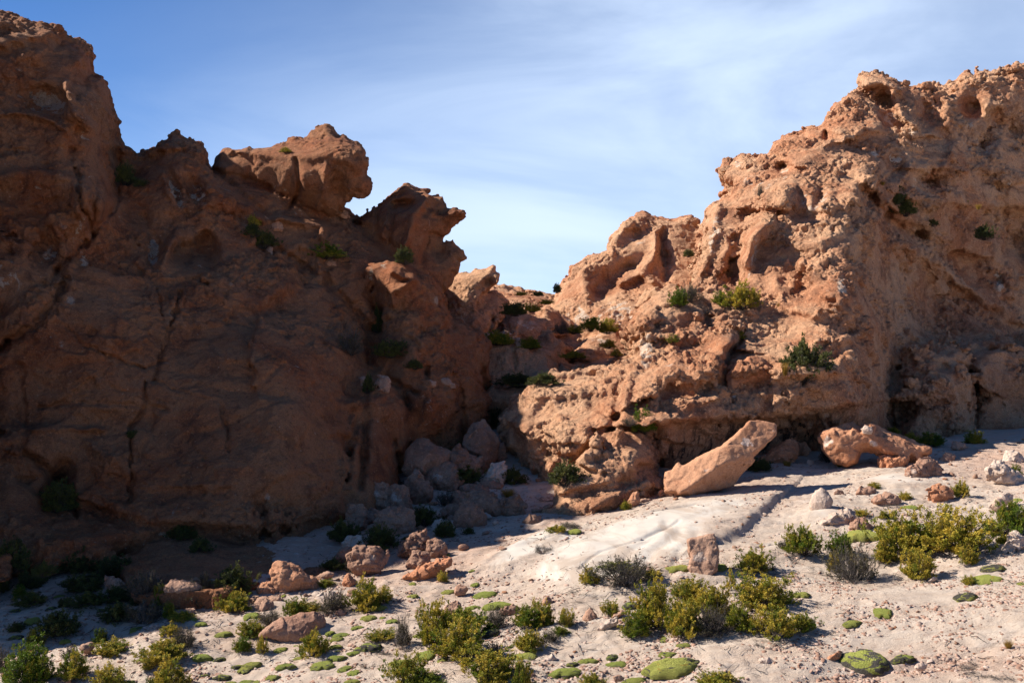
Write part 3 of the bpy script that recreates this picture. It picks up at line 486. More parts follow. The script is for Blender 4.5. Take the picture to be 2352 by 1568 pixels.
stR = [
 # ledge over the streaked wall, wall undercut
 ('scarp',[(2010,925),(1930,940),(1850,950),(1750,962),(1660,962),(1560,972),(1505,975)],.65,3,110),
 ('line',[(1505,985),(1512,1060),(1520,1100)],9,-.3),
 # overhangs on the left lobe
 ('scarp',[(1500,1000),(1440,985),(1400,1040),(1330,1050),(1260,1020),(1215,1000)],.32,5,90), ('blob',1245,950,30,22,-20,-.3), ('line',[(1360,930),(1410,960),(1400,1010),(1370,1060)],12,-.25), ('line',[(1445,830),(1420,900),(1415,960)],9,-.2), ('blob',1440,900,10,40,10,.3),
 ('scarp',[(1310,1060),(1215,1030),(1200,1010)],.4,6,70),
 # buttress
 ('scarp',[(1524,1075),(1470,1060),(1440,1090),(1400,1105),(1350,1120),(1310,1130)],.28,5,50), ('scarp',[(1300,1155),(1350,1150),(1400,1130),(1500,1100)],.3,4,40),
 # middle ledges and hollows
 ('scarp',[(1680,810),(1660,850),(1620,870),(1600,900),(1540,885),(1510,900)],.7,5,70), ('blob',1600,890,70,20,0,-.5), ('line',[(1700,770),(1668,830),(1664,890)],10,-.6), ('scarp',[(1680,800),(1600,785),(1520,780)],.4,5,60), ('blob',1735,845,48,18,-5,.6,3), ('scarp',[(1900,860),(1800,870),(1700,900),(1660,912)],.4,4,40), ('scarp',[(1660,740),(1600,720),(1530,730),(1490,745)],.4,5,50),
 ('scarp',[(1700,680),(1640,700),(1590,690),(1540,700)],.3,5,40), ('blob',1480,770,18,40,0,.3),
 # pillars and hollows of the middle face
 ('blob',1690,600,24,60,10,-.7,3), ('blob',1680,640,32,30,0,-.8,3), ('line',[(1650,470),(1632,560),(1610,620)],14,.5), ('line',[(1712,600),(1735,540),(1760,510)],14,.9), ('blob',1800,450,20,40,0,.5), ('blob',1750,540,26,18,-30,.6), ('scarp',[(1770,505),(1740,545),(1700,580)],.5,5,50),
 ('scarp',[(1990,445),(1960,470),(1900,490),(1830,480),(1790,480)],.7,5,80), ('blob',1850,430,50,34,0,.5), ('blob',1878,455,14,40,10,-.4), ('blob',1925,460,12,30,0,-.3), ('blob',1845,460,12,30,0,-.3),
 ('line',[(1990,440),(2020,480),(2060,520),(2110,540)],16,-1.3), ('scarp',[(2010,520),(1985,560),(1960,600),(1990,690),(2030,760),(2020,830),(1995,930)],1.1,8,120),
 ('blob',1845,650,18,30,10,-.7,3), ('blob',1820,620,20,20,0,-.3), ('line',[(1780,640),(1800,700),(1880,720)],12,.3), ('line',[(1990,760),(1940,780),(1880,790)],10,.3),
 # shaded face and the lit rib crossing it
 ('line',[(2070,560),(2150,600),(2250,680),(2352,740)],14,.55), ('scarp',[(2352,735),(2280,700),(2200,650),(2120,610)],.0,5,50), ('blob',2200,600,80,30,35,-.6), ('blob',2050,800,34,60,0,-.6), ('line',[(2060,850),(2040,900),(2050,980)],12,-.5),
 ('scarp',[(2352,480),(2280,480),(2200,470),(2130,480),(2100,465)],.6,5,60), ('blob',2340,560,40,70,0,-1.2), ('line',[(2300,460),(2310,560),(2290,640)],14,-.5),
 # upper right: caves and ribs
 ('blob',2035,235,34,22,20,-1.3,3), ('blob',2050,280,34,20,30,-1.2,3), ('line',[(2050,215),(2070,260),(2100,290)],8,.7), ('line',[(1985,195),(2030,188),(2070,205)],9,.7), ('blob',1990,215,12,12,0,-.8), ('blob',2130,265,30,40,0,-.7), ('blob',2230,250,26,22,0,-.9,3), ('blob',2270,240,14,26,0,.5),
 ('scarp',[(2110,312),(2040,302),(1985,310),(1950,320)],.6,4,40), ('blob',1900,330,60,22,-25,.4), ('blob',1895,310,7,12,0,-.9,3), ('blob',1800,385,18,14,0,-.9,3), ('scarp',[(1960,380),(1900,400),(1850,390)],.5,5,40), ('blob',1990,390,30,24,0,.6,3), ('blob',2055,385,26,30,0,-.7,3), ('scarp',[(2200,395),(2130,390),(2095,388)],.6,4,26), ('blob',2130,420,30,22,0,-.8,3),
 ('blob',2320,410,34,16,0,.4,4), ('blob',2250,330,24,30,0,-.5), ('blob',2190,310,30,30,0,-.4), ('line',[(2170,260),(2200,320),(2170,380)],12,.4), ('blob',2330,300,30,30,0,-.6),
 # right foot
 ('scarp',[(2240,880),(2200,860),(2150,880),(2110,880)],.5,5,50), ('blob',2170,850,26,14,0,-.6), ('line',[(2232,830),(2240,900),(2240,990)],9,-.4), ('scarp',[(2352,830),(2300,815),(2240,805)],.5,5,40),('blob',2300,940,60,50,0,-.5),
]
stR = [(s[:3]+(s[3]*1.25,) if s[0] == 'line' else s[:6]+(s[6]*1.25,)+s[7:] if s[0] == 'blob' else s[:2]+(s[2]*1.3,)+s[3:]) for s in stR]
paR = [('blob',1485,790,16,50,5,.9,3), ('blob',1640,540,12,50,10,.9,3), ('blob',1725,590,10,46,15,.9,3), ('blob',1665,700,20,14,0,.5), ('blob',1890,450,10,26,10,.9,3), ('blob',1850,462,10,22,0,.8,3), ('blob',1870,480,40,12,0,.6), ('blob',1690,375,20,12,0,.6), ('blob',1735,420,40,22,0,.6), ('blob',1800,310+80,10,22,0,.6),
       ('blob',1935,650,12,30,0,.9), ('blob',2045,272,18,18,30,1.,4), ('blob',2090,300,20,10,0,.8), ('blob',2245,200,22,12,0,.9,4), ('blob',2055,365,18,16,0,.8), ('blob',2010,350,20,8,0,.8), ('blob',2225,285,12,14,0,.8), ('blob',2270,340,12,24,0,.7), ('blob',2100,420,30,14,0,.6), ('blob',2320,420,40,10,0,.5), ('blob',2290,640,14,40,-15,.9), ('blob',2225,330,20,20,0,.6),
       ('blob',1340,1105,20,14,-20,.9,3), ('blob',1400,1150,26,8,-20,.4), ('blob',1420,985,10,12,0,.8), ('blob',1680,880,40,10,0,.5), ('blob',1760,930,120,18,0,.45), ('blob',1560,820,80,40,0,.35), ('blob',1680,760,30,40,0,.3), ('blob',2180,900,40,60,0,.3), ('blob',1900,830,60,80,0,.25),('blob',1500,1030,16,40,0,.3)]
sk_R = [('blob',1700,1010,190,52,-5,1.1,6), ('blob',1900,985,100,36,-5,.8,4), ('blob',2060,960,30,60,0,.4), ('blob',1560,1050,40,40,0,.7), ('blob',1290,1060,50,20,0,.25)]
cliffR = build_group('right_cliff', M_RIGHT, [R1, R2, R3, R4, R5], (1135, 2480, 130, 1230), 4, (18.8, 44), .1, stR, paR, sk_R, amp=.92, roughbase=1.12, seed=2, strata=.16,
    rough=[('blob',1320,950,170,110,-15,-.5,3), ('blob',1400,1110,120,90,-30,-.5,3), ('blob',1700,1030,190,45,-5,-.85,6), ('blob',1850,340,90,60,-20,-.4)], pitz=[('blob',1400,1150,110,30,-25,1.,4), ('blob',1330,960,90,60,0,.5), ('blob',2150,940,70,70,0,.8), ('blob',1950,920,60,60,0,.5), ('blob',1850,900,200,30,0,.5)], label='broad sunlit orange rock cliff on the right with a long ledge over a streaked wall')
# ------------------------------------------------------------------ ground sheet
def axis(lo, hi, d, far, g=1.22):
    a = list(np.arange(lo, hi, d)); s = d; x = lo; L = []
    while x > -far: s *= g; x -= s; L.append(x)
    s = d; x = a[-1]; Rr = []
    while x < far: s *= g; x += s; Rr.append(x)
    return np.array(L[::-1]+a+Rr)
ga = axis(-9, 13.5, .032, 2500); gb = axis(10.4, 27, .034, 2500)
X, Y = np.meshgrid(ga, gb, indexing='ij'); x, y = X.ravel(), Y.ravel()
z = H0(x, y); p2 = np.stack([x, y, 0*x], 1); dist = np.maximum(y, 2)
uu = CU+x/np.maximum(y, 1)*FPX; vv = CV-z/np.maximum(y, 1)*FPX; vis = (y > 8) & (y < 30)
def gm(strokes, soft=None):
    r = np.zeros(len(x)); r[vis] = relief(uu[vis], vv[vis], strokes); return r
hum = [('blob',1450,1270,230,80,-14,.12,3), ('blob',1300,1300,80,50,-20,.06,3), ('blob',1600,1180,180,50,-12,.07,3), ('blob',1210,1275,120,26,-22,.12,4),
       ('scarp',[(1782,1158),(1750,1190),(1700,1228),(1650,1252)],.12,2.5,70), ('scarp',[(1290,1340),(1230,1335),(1205,1318),(1215,1305)],-.0,3,40), ('scarp',[(1108,1312),(1160,1285),(1230,1262)],.0,3,40),
       ('line',[(1470,1340),(1500,1290),(1560,1240)],12,-.03), ('line',[(1540,1340),(1560,1290),(1600,1250)],10,-.03), ('line',[(1400,1345),(1450,1290),(1530,1225)],9,-.025), ('scarp',[(1600,1345),(1420,1358),(1290,1343),(1205,1318),(1160,1316)],.07,1.5,60), ('scarp',[(1250,1262),(1160,1286),(1108,1312)],.035,1.5,40), ('blob',1690,1290,60,20,-10,.08),
       ('scarp',[(1500,1135),(1600,1150),(1680,1160),(1740,1150)],0.0,3,60), ('blob',1890,1190,70,40,0,.15), ('blob',2060,1110,120,30,0,.15), ('blob',1780,1280,60,20,-10,.12), ('blob',1752,1262,12,7,-20,-.15,3), ('blob',1775,1256,8,5,0,-.12,3),
       ('line',[(1330,1335),(1380,1290),(1480,1255),(1560,1215)],2.2,-.03), ('line',[(1500,1190),(1600,1175),(1700,1180)],2.2,-.04), ('line',[(1840,1560),(2000,1535),(2200,1500),(2330,1460)],5,-.05)]
white = [('blob',1430,1275,200,60,-16,1.2,4), ('blob',1240,1265,90,20,-22,.9,4), ('blob',1350,1325,100,22,0,.7,4), ('blob',1620,1185,150,34,-12,.62,3), ('blob',2060,1110,90,16,0,.8,3), ('blob',1890,1180,40,30,0,.8,3), ('blob',2110,1375,110,20,-12,.5), ('blob',2250,1380,90,16,-5,.4), ('blob',2100,1460,160,30,-8,.3), ('blob',1160,1300,50,14,-20,.7,3), ('blob',1100,1250,160,14,-24,.2,3), ('blob',1770,1265,50,22,-10,.7,3)]
wh = gm(white)
hh = gm(hum); low = wh < .35
rk = np.clip(1-wh*1.2, .12, 1)
ter = noise(p2+np.array([0, 0, 1.]), 1.6, 0, (.55, 1.6, 1)); ter2 = noise(p2+5., .55, 0, (.5, 1.7, 1))
near = np.clip(1-(dist-24)/20, 0, 1)
z = z+np.clip(wh, 0, 1)*near*(noise(p2, .9, 2, (.8, 1.3, 1))*.016+noise(p2, .35, 3)*.007)
z = z+hh+noise(p2, 3.0, 1)*.05*near+(np.clip(ter*3, -1, 1)*.018+np.clip(ter2*4, -1, 1)*.008)*rk*near+noise(p2, .25, 4)*.012*rk*near
z += np.clip(wor(WVF, p2+noise(p2, .4, 2)[:, None]*.1, .28, 5), -.5, .5)*.014*rk*near*np.clip(noise(p2, 1.4, 8)*2+.6, .1, 1.3)+noise(p2, .09, 7)*.007*rk*near
far = np.clip((np.hypot(x, y-15)-40)/400, 0, 1); z = z*(1-far)+far*-6
Vg = np.stack([x, y, z], 1); ny = len(gb); I = np.arange(len(ga)-1)[:, None]*ny+np.arange(ny-1)[None]; Qg = np.stack([I, I+ny, I+ny+1, I+1], -1).reshape(-1, 4)
red = gm([('blob',2300,1060,140,46,0,.7,3), ('blob',1420,1160,220,14,-16,.8,3), ('blob',1000,1400,260,60,0,.2), ('blob',1650,1120,200,20,0,.4), ('blob',1780,1180,200,20,-20,.2), ('blob',2200,1520,220,40,0,.45,3), ('blob',600,1450,300,60,0,.25), ('blob',850,1260,330,80,0,.8,3), ('blob',250,1330,330,90,0,.7,3)])  # red scree tones; the last pair darkens the ground colour for the left shade
from bisect import bisect
def H(xq, yq):                                 # displaced ground height
    i = np.clip(np.searchsorted(ga, xq)-1, 0, len(ga)-2); j = np.clip(np.searchsorted(gb, yq)-1, 0, len(gb)-2); Z = z.reshape(len(ga), len(gb))
    a = (xq-ga[i])/(ga[i+1]-ga[i]); b = (yq-gb[j])/(gb[j+1]-gb[j]); return (Z[i, j]*(1-b)+Z[i, j+1]*b)*(1-a)+(Z[i+1, j]*(1-b)+Z[i+1, j+1]*b)*a
def ground_mat():
    m = bpy.data.materials.new('sandy_slope'); m.use_nodes = True; nt = m.node_tree; b = nt.nodes['Principled BSDF']
    b.inputs['Roughness'].default_value = .95; b.inputs['Specular IOR Level'].default_value = .1
    t = NN(nt, 'ShaderNodeTexCoord'); v = t.outputs['Object']; va = mapping(nt, v, (.6, 1.7, 1), (0, 0, .1))
    mid = tnoise(nt, va, 1.1, 8, .65, .4); fine = tnoise(nt, va, 7, 7, .72); gr = tnoise(nt, v, 38, 5, .75)
    c = mixc(nt, ramp(nt, mid, .35, .65), (.54, .435, .345), (.47, .355, .27))
    c = mixc(nt, attr(nt, 'red'), c, (.42, .255, .18))
    c = mixc(nt, ramp(nt, fine, .52, .72, 0, .7), c, (.60, .50, .425))
    c = mixc(nt, ramp(nt, fine, .47, .30, 0, .6), c, (.34, .22, .16))
    c = mixc(nt, ramp(nt, gr, .56, .72, 0, .6), c, (.30, .185, .135))
    wn = mul(nt, attr(nt, 'white'), ramp(nt, tnoise(nt, va, 1.4, 7, .6, .3), .3, .62, .45, 1.25))
    wc = mixc(nt, ramp(nt, tnoise(nt, mapping(nt, v, (1.2, .7, 1), (0, 0, .5)), 1.1, 8, .68, .9), .42, .60), (.56, .49, .415), (.42, .33, .26)); wc = mixc(nt, ramp(nt, fine, .5, .75, 0, .35), wc, (.50, .40, .32))
    c = mixc(nt, ramp(nt, wn, .22, .85), c, wc)
    LK(nt, c, b.inputs['Base Color'])
    h = mul(nt, mul(nt, fine, 1.0), mul(nt, gr, .5), 'ADD'); h = mul(nt, h, ramp(nt, attr(nt, 'white'), .2, .9, 1., .22))
    bp = NN(nt, 'ShaderNodeBump'); bp.inputs['Distance'].default_value = .035; LK(nt, h, bp.inputs['Height']); LK(nt, bp.outputs[0], b.inputs['Normal'])
    return m
M_GR = ground_mat()
link('ground', mesh_np('ground', Vg, Qg, dict(white=np.clip(wh, 0, 1.2), red=np.clip(red, 0, 1))), M_GR, kind='structure', label='pale sandy rock slope strewn with stones')
log('ground', len(Vg))
# ------------------------------------------------------------------ boulders, each cut to its own outline and thickness
def boulder(reg, pts, label, mat=None, T=.75, name='boulder', cat='boulder', D=None, tilt=(.0, .35), seed=None, pale=(), rough=1., rnd=.05, push=.42, face=(.35, .95), group=None, chis=9, planes=(), grow=1.):
    P = px(reg, pts)
    if grow != 1: cc_ = (P.min(0)+P.max(0))/2; cc_[1] = P[:, 1].max(); P = cc_+(P-cc_)*grow
    seed = int(P.sum()) if seed is None else seed; r = np.random.default_rng(seed)
    lo, hi = P.min(0), P.max(0); cu = P[:, 0].mean(); size = min(hi-lo)
    D0 = depth_at(cu, hi[1]-2) if D is None else D
    W_m, H_m = (hi-lo)*D0/FPX; t = T*min(W_m, H_m)*(1. if min(hi-lo)/max(hi-lo) > .45 else 1.35); Dc = D0+t*push
    Pc = P.mean(0); Pb = P.copy(); low = Pb[:, 1] > hi[1]-.22*(hi[1]-lo[1]); Pb[low, 1] += .08*(hi[1]-lo[1])
    cell = max(1.3, min(size/34., 2.4)); pad = 4*cell
    u = np.arange(lo[0]-pad, hi[0]+pad, cell); v = np.arange(lo[1]-pad, hi[1]+pad+.1*(hi[1]-lo[1]), cell); dw = cell*Dc/FPX*1.15; w = np.arange(Dc-t*1.2, Dc+t*1.2, dw)
    U, V = np.meshgrid(u, v, indexing='ij'); d, idx = seg_dist(U, V, Pb, True); e = d*Dc/FPX
    th = r.uniform(face[0], face[1], len(P)); th = th[idx]; xx = (U-Pc[0])*Dc/FPX; yy = -(V-Pc[1])*Dc/FPX
    lim = .55*t/max(W_m, H_m)
    tl = (float(np.clip(tilt[0]+r.uniform(-.2, .2), -1.6*lim, 1.6*lim)), float(np.clip(tilt[1]+r.uniform(-.1, .15), -1.6*lim, 1.6*lim)))
    z = (w-Dc)[None, None]-(tl[0]*xx+tl[1]*yy)[..., None]; F = e[..., None]*np.cos(th)[..., None]-np.abs(z)*np.sin(th)[..., None]*.8
    k = rnd*t+1e-4
    F = smin(F+t*.10, (z+t*.5)*.95, k); F = smin(F, t*.55-z, k)
    n = np.clip(r.standard_normal(2), -1, 1)*lim; F = smin(F, (z+t*.5+xx[..., None]*n[0]-yy[..., None]*(abs(n[1])+.2*lim))*.85, k)
    for _ in range(chis):                             # chisel the side that can be seen with flat facets
        nv = r.standard_normal(3); nv[2] = -abs(nv[2])-.9; nv /= np.linalg.norm(nv); hs_ = math.sqrt((nv[0]*W_m*.5)**2+(nv[1]*H_m*.5)**2+(nv[2]*t*.5)**2)
        F = smin(F, hs_*r.uniform(.80, 1.0)-nv[0]*xx[..., None]-nv[1]*yy[..., None]-nv[2]*z, k)
    for nx_, ny_, nz_, dd_ in planes: F = smin(F, dd_-nx_*xx[..., None]-ny_*yy[..., None]-nz_*z, k)
    q = np.argwhere(np.abs(F) < .6*t); p = P3(u[q[:, 0]], v[q[:, 1]], w[q[:, 2]]).astype(np.float32)+np.float32(seed % 97)
    s = (W_m*H_m)**.5; nn = wor(WVF, p, s*.5, seed)*.06*s*rough+noise(p, s*.35, seed+1)*.008*s*rough+wor(WVF, p, s*.2, seed+2)*.034*s*rough+(.3-np.abs(noise(p, s*.2, seed+4)))*.008*s*rough
    F[q[:, 0], q[:, 1], q[:, 2]] += nn
    F[0] = F[-1] = -1; F[:, 0] = F[:, -1] = -1; F[:, :, 0] = F[:, :, -1] = -1
    def co(i, j, kk): return P3(u[0]+i*cell, v[0]+j*cell, w[0]+kk*dw)
    Vt, Q, G = surface_nets(F, co); Vt, Q, G = keep_big(Vt, Q, G, .1); Vt = smoothV(Vt, Q, 1, .5); N = vnormals(Vt, Q); p = Vt.astype(np.float32)
    Vt = Vt+N*((noise(p, .12, 2)*.010+wor(WVF, p, .13, 8)*.030-np.clip(.3-wor(WV1, p, .10, 4), 0, 1)*.06*np.clip(noise(p, .6, 3)+.2, 0, 1))*min(1, s/.5)*rough)[:, None]
    pl = np.zeros(len(Vt))
    if len(pale):
        ug = CU+Vt[:, 0]/Vt[:, 1]*FPX; vg = CV-Vt[:, 2]/Vt[:, 1]*FPX; pl = np.clip(relief(ug, vg, [('blob', *px(reg, [b[:2]])[0], b[2]*REG[reg][2], b[3]*REG[reg][2], b[4], b[5], 3) for b in pale]), 0, 1.2)
    org = P3(np.array([cu]), np.array([hi[1]]), np.array([Dc]))[0]
    me = mesh_np(name, Vt-org, Q, dict(pale=pl, pits=np.full(len(Vt), .3)), smooth=False)
    return link(name, me, mat or M_BOULD, loc=org, label=label, cat=cat, group=group)
B = boulder
B('r7', [(735,640),(745,620),(775,612),(806,568),(822,590),(900,552),(1080,470),(1180,390),(1270,305),(1320,298),(1408,318),(1405,362),(1330,430),(1262,500),(1200,590),(1140,650),(1080,668),(940,688),(870,712),(820,712),(800,686),(745,680)], 'large leaning red ochre slab tilted up beside the streaked cliff wall', M_SLAB, T=.62, name='leaning_slab', cat='rock slab', tilt=(-.1, .75), pale=[(1230,420,50,24,20,1.3), (1130,470,40,12,-20,.7), (960,600,60,16,-15,.5)], face=(.2, .45), rough=.3, D=20.05, chis=0, planes=[(-.287, .41, -.866, .29), (.43, -.614, -.66, .36)])
B('r7', [(738,702),(760,684),(820,694),(880,702),(918,714),(890,752),(850,800),(760,790),(690,752)], 'honeycombed tan rock pedestal under the low end of the leaning slab', M_SLAB, D=20.2, name='pedestal_rock', rough=1.4)
B('r8', [(290,710),(318,680),(380,652),(490,643),(540,668),(600,622),(640,640),(700,680),(850,730),(900,760),(975,778),(955,797),(920,802),(903,836),(850,815),(700,800),(620,772),(560,770),(522,790),(512,830),(460,857),(400,835),(340,800),(308,750)], 'wide arched orange boulder resting on its two ends under the right cliff', M_SLAB, T=.8, pale=[(350,740,40,60,0,1.), (600,740,60,24,10,.8)], D=22.15, face=(.3, .7), rough=.5, chis=2)
B('r8', [(550,652),(575,628),(612,640),(617,665),(600,682),(560,674)], 'small pale block perched on top of the wide arched boulder', M_PALE, D=22.1, push=.6)
B('r8', [(655,840),(700,830),(800,820),(848,830),(852,885),(780,900),(680,905),(665,870)], 'rust red block lying under the right end of the arched boulder', M_SLAB)
B('r8', [(815,965),(830,910),(900,880),(950,840),(1000,840),(1060,880),(1070,905),(1040,945),(960,970),(880,985),(820,978)], 'pinkish knobbly boulder below the arched boulder on a white ledge', M_BOULD, pale=[(860,930,40,40,0,.9)])
B('r8', [(965,1080),(985,1020),(1040,1000),(1100,1030),(1115,1075),(1080,1110),(1000,1120),(970,1100)], 'rounded pitted rust coloured boulder on the white ledge', M_SLAB, T=.9, rnd=.3)
B('r8', [(1345,900),(1385,860),(1420,855),(1500,930),(1550,970),(1560,1005),(1440,1000),(1340,930)], 'pale smooth wedge shaped boulder near the right edge', M_PALE, T=.9)
B('r8', [(1440,850),(1450,790),(1510,780),(1560,825),(1600,850),(1560,862),(1480,865)], 'pale low boulder behind the smooth wedge near the right edge', M_PALE)
B('r8', [(1045,840),(1080,800),(1130,810),(1140,850),(1100,865),(1050,855)], 'grey pink cube shaped stone right of the arched boulder', M_BOULD)
B('r8', [(1105,770),(1120,735),(1180,740),(1220,765),(1150,785)], 'low broken pink stone below the round buttress', M_BOULD)
B('r8', [(920,765),(930,730),(955,728),(972,770)], 'small pale pointed stone beside green bushes behind the arched boulder', M_PALE)
B('r8', [(215,1185),(222,1100),(248,1030),(300,1010),(350,1030),(385,1080),(392,1112),(362,1130),(350,1170),(285,1235),(225,1212)], 'smooth grey white rounded standing stone like a thumb', M_PALE, T=.95, rough=.35, rnd=.5, name='standing_stone', pale=[(260,1190,60,40,0,1.)], tilt=(-.1, .15))
B('r8', [(252,1262),(300,1240),(400,1180),(490,1155),(520,1172),(515,1220),(460,1270),(360,1262),(270,1282)], 'flat pinkish tan slab in front of the thumb shaped stone', M_PALE, tilt=(0, .8))
B('r8', [(465,1300),(480,1250),(570,1200),(600,1245),(610,1270),(560,1302)], 'tan angular block right of the flat pinkish slab', M_BOULD)
B('r8', [(515,1070),(540,1020),(610,1015),(635,1040),(630,1070),(580,1090)], 'rough pink stone right of the thumb shaped stone', M_BOULD)
B('r8', [(620,1110),(640,1070),(720,1055),(800,1090),(760,1140),(650,1145)], 'tan boulder with bare dark twigs growing at its right side', M_BOULD)
B('r8', [(375,1060),(400,1030),(430,1045),(440,1080),(400,1085)], 'small brown stone touching the thumb shaped stone', M_BOULD)
B('r8', [(1450,1405),(1480,1320),(1510,1303),(1560,1340),(1585,1410),(1530,1430),(1470,1438)], 'pink stone with deep vertical grooves at the right edge', M_PALE, rough=1.5)
B('r8', [(1350,1140),(1380,1105),(1460,1055),(1490,1062),(1480,1110),(1380,1160)], 'pale low ledge stone behind the bush at the right edge', M_PALE)
B('r8', [(203,872),(215,840),(247,850),(240,882)], 'small pale stone left of the orange grass tuft', M_PALE)
B('r7', [(1300,545),(1380,492),(1430,450),(1520,395),(1548,440),(1543,512),(1470,545),(1400,540),(1330,562)], 'dark red angular boulder just right of the leaning slab', M_SLAB, tilt=(-.4, .5))
B('r8', [(140,775),(150,740),(205,740),(227,780),(200,815),(140,818)], 'small red boulder between the dark red boulder and the arched boulder', M_SLAB)
B('r7', [(480,822),(520,745),(545,738),(562,790),(540,817),(495,827)], 'small pointed red stone standing left of the leaning slab', M_SLAB)
B('r7', [(560,787),(590,772),(628,778),(632,790),(580,802)], 'small flat brown stone right of the pointed red stone', M_BOULD)
B('s4', [(757,350),(790,330),(860,315),(920,295),(975,293),(990,380),(1012,460),(1005,530),(990,590),(930,650),(870,680),(800,630),(768,580),(787,500),(765,430)], 'tan slab standing upright against the white rock sheet', M_BOULD, T=.45, name='upright_slab', cat='rock slab', pale=[(850,480,90,150,0,.75)], tilt=(-.35, .2), rough=.5, face=(.1, .4), chis=0)
B('s4', [(800,700),(810,655),(850,630),(890,642),(872,702)], 'small tan block at the foot of the upright slab', M_PALE)
B('s4', [(1350,1405),(1380,1365),(1440,1345),(1490,1375),(1482,1420),(1430,1437),(1370,1427)], 'lone tan stone on bare sand below the yellow bush', M_PALE)
B('s4', [(78,1032),(120,980),(190,950),(217,965),(150,1002)], 'reddish flat stone beside a small golden bush', M_BOULD)
B('s4', [(118,1510),(160,1498),(222,1525),(180,1552),(125,1553)], 'low brown stone at the tip of the long green cushion', M_BOULD)
B('s3', [(1568,1012),(1600,950),(1635,928),(1682,980),(1692,1020),(1640,1042),(1590,1042)], 'pink pointed stone on open sand right of centre', M_BOULD)
B('s3', [(1703,1102),(1740,1060),(1820,1020),(1867,1008),(1862,1045),(1780,1087),(1730,1112)], 'long pale stone lying slantwise beside the big bush group', M_PALE)
B('s3', [(1238,1377),(1275,1340),(1300,1310),(1342,1360),(1290,1387)], 'pale tan triangular stone near the bottom centre', M_PALE)
B('s3', [(405,1425),(430,1395),(470,1378),(492,1400),(480,1428)], 'small dark red stone below the big golden bush', M_BOULD)
B('s5', [(988,1432),(1000,1405),(1050,1393),(1092,1415),(1082,1452),(1020,1457)], 'small tan stone right of the large green cushion', M_PALE)
B('s5', [(222,1382),(260,1340),(352,1293),(342,1352)], 'flat orange stone tucked against the large green cushion', M_SLAB)
B('s5', [(1103,690),(1150,653),(1182,670),(1130,694)], 'small white flat stone on sand below the big right bush', M_PALE)
B('s5', [(1250,1380),(1255,1350),(1280,1345),(1290,1372),(1275,1388)], 'small grey stone on the smooth rock at lower right', M_PALE)
# the sunlit group left of centre
B('s2', [(400,640),(425,590),(465,543),(500,550),(620,590),(700,650),(780,700),(852,760),(840,787),(700,807),(590,822),(500,812),(450,760),(430,700)], 'big red faceted boulder at the shadow edge left of centre', M_SLAB, T=.85, tilt=(.2, .25), rough=.8)
B('s2', [(275,750),(330,705),(420,690),(480,760),(470,820),(350,842),(290,812)], 'rough orange boulder against the left side of the big red boulder', M_SLAB, rough=1.3)
B('s2', [(213,932),(260,890),(300,830),(330,828),(370,860),(427,900),(420,940),(340,960),(250,972)], 'tan pyramid shaped boulder in front of the big red boulder', M_BOULD)
B('s2', [(360,850),(400,820),(470,830),(482,880),(430,902)], 'small red brown stone between pyramid boulder and big red boulder', M_BOULD)
B('s2', [(208,842),(240,822),(292,820),(292,880),(230,907)], 'small pink stone left of the pyramid shaped boulder', M_BOULD)
B('s2', [(213,1202),(250,1160),(380,1090),(500,1020),(650,990),(760,980),(820,1000),(852,1040),(847,1090),(760,1112),(700,1182),(600,1197),(480,1187),(400,1172),(340,1182),(260,1228)], 'long smooth pink boulder lying like a seal left of centre', M_BOULD, T=.9, rough=.35, rnd=.4, tilt=(0, .6))
B('s2', [(733,882),(760,840),(850,790),(930,778),(1020,830),(1032,870),(960,892),(850,892),(760,897)], 'whitish pink boulder half hidden by the dry bush', M_PALE, rough=.6, rnd=.3)
B('s2', [(933,992),(955,950),(1000,933),(1042,960),(1042,1000),(960,1022)], 'small brown cube stone at the foot of the dry bush', M_BOULD)
B('s2', [(1038,832),(1060,775),(1100,763),(1152,800),(1120,852),(1060,862)], 'brown upright stone behind a yellow green bush', M_BOULD)
B('s2', [(758,672),(860,615),(927,628),(900,662),(820,692)], 'dark flat red slab at the edge of the shade', M_BOULD)
B('s2', [(1248,1102),(1275,1063),(1297,1085),(1292,1107)], 'small pale stone between two small green cushions', M_PALE)
B('r6', [(108,1332),(125,1255),(150,1250),(192,1300),(172,1327)], 'small pointed orange rock standing on the shadow edge', M_SLAB)
B('r6', [(498,1287),(505,1260),(600,1215),(700,1170),(750,1133),(787,1145),(787,1180),(740,1212),(660,1252),(600,1287),(520,1292)], 'long tan slab catching the sun in front of the shaded boulder pile', M_SLAB, T=1.0, name='rock_slab', cat='rock slab', tilt=(0, .7))
B('r6', [(813,1325),(850,1308),(890,1325),(897,1370),(850,1387),(816,1362)], 'round pink stone between two green cushions', M_BOULD, rnd=.35)
B('r6', [(748,1495),(770,1440),(830,1403),(862,1430),(872,1492),(840,1525),(760,1525)], 'pink upright stone behind the large golden bush', M_BOULD, rnd=.3)
B('r6', [(1093,1482),(1130,1440),(1190,1433),(1227,1460),(1180,1492),(1110,1507)], 'pink rounded stone beside the widest round green cushion', M_BOULD, rnd=.3)
B('r6', [(1348,1442),(1370,1400),(1410,1393),(1432,1420),(1410,1447),(1360,1452)], 'pink stone behind the orange tipped bush in the centre', M_BOULD)
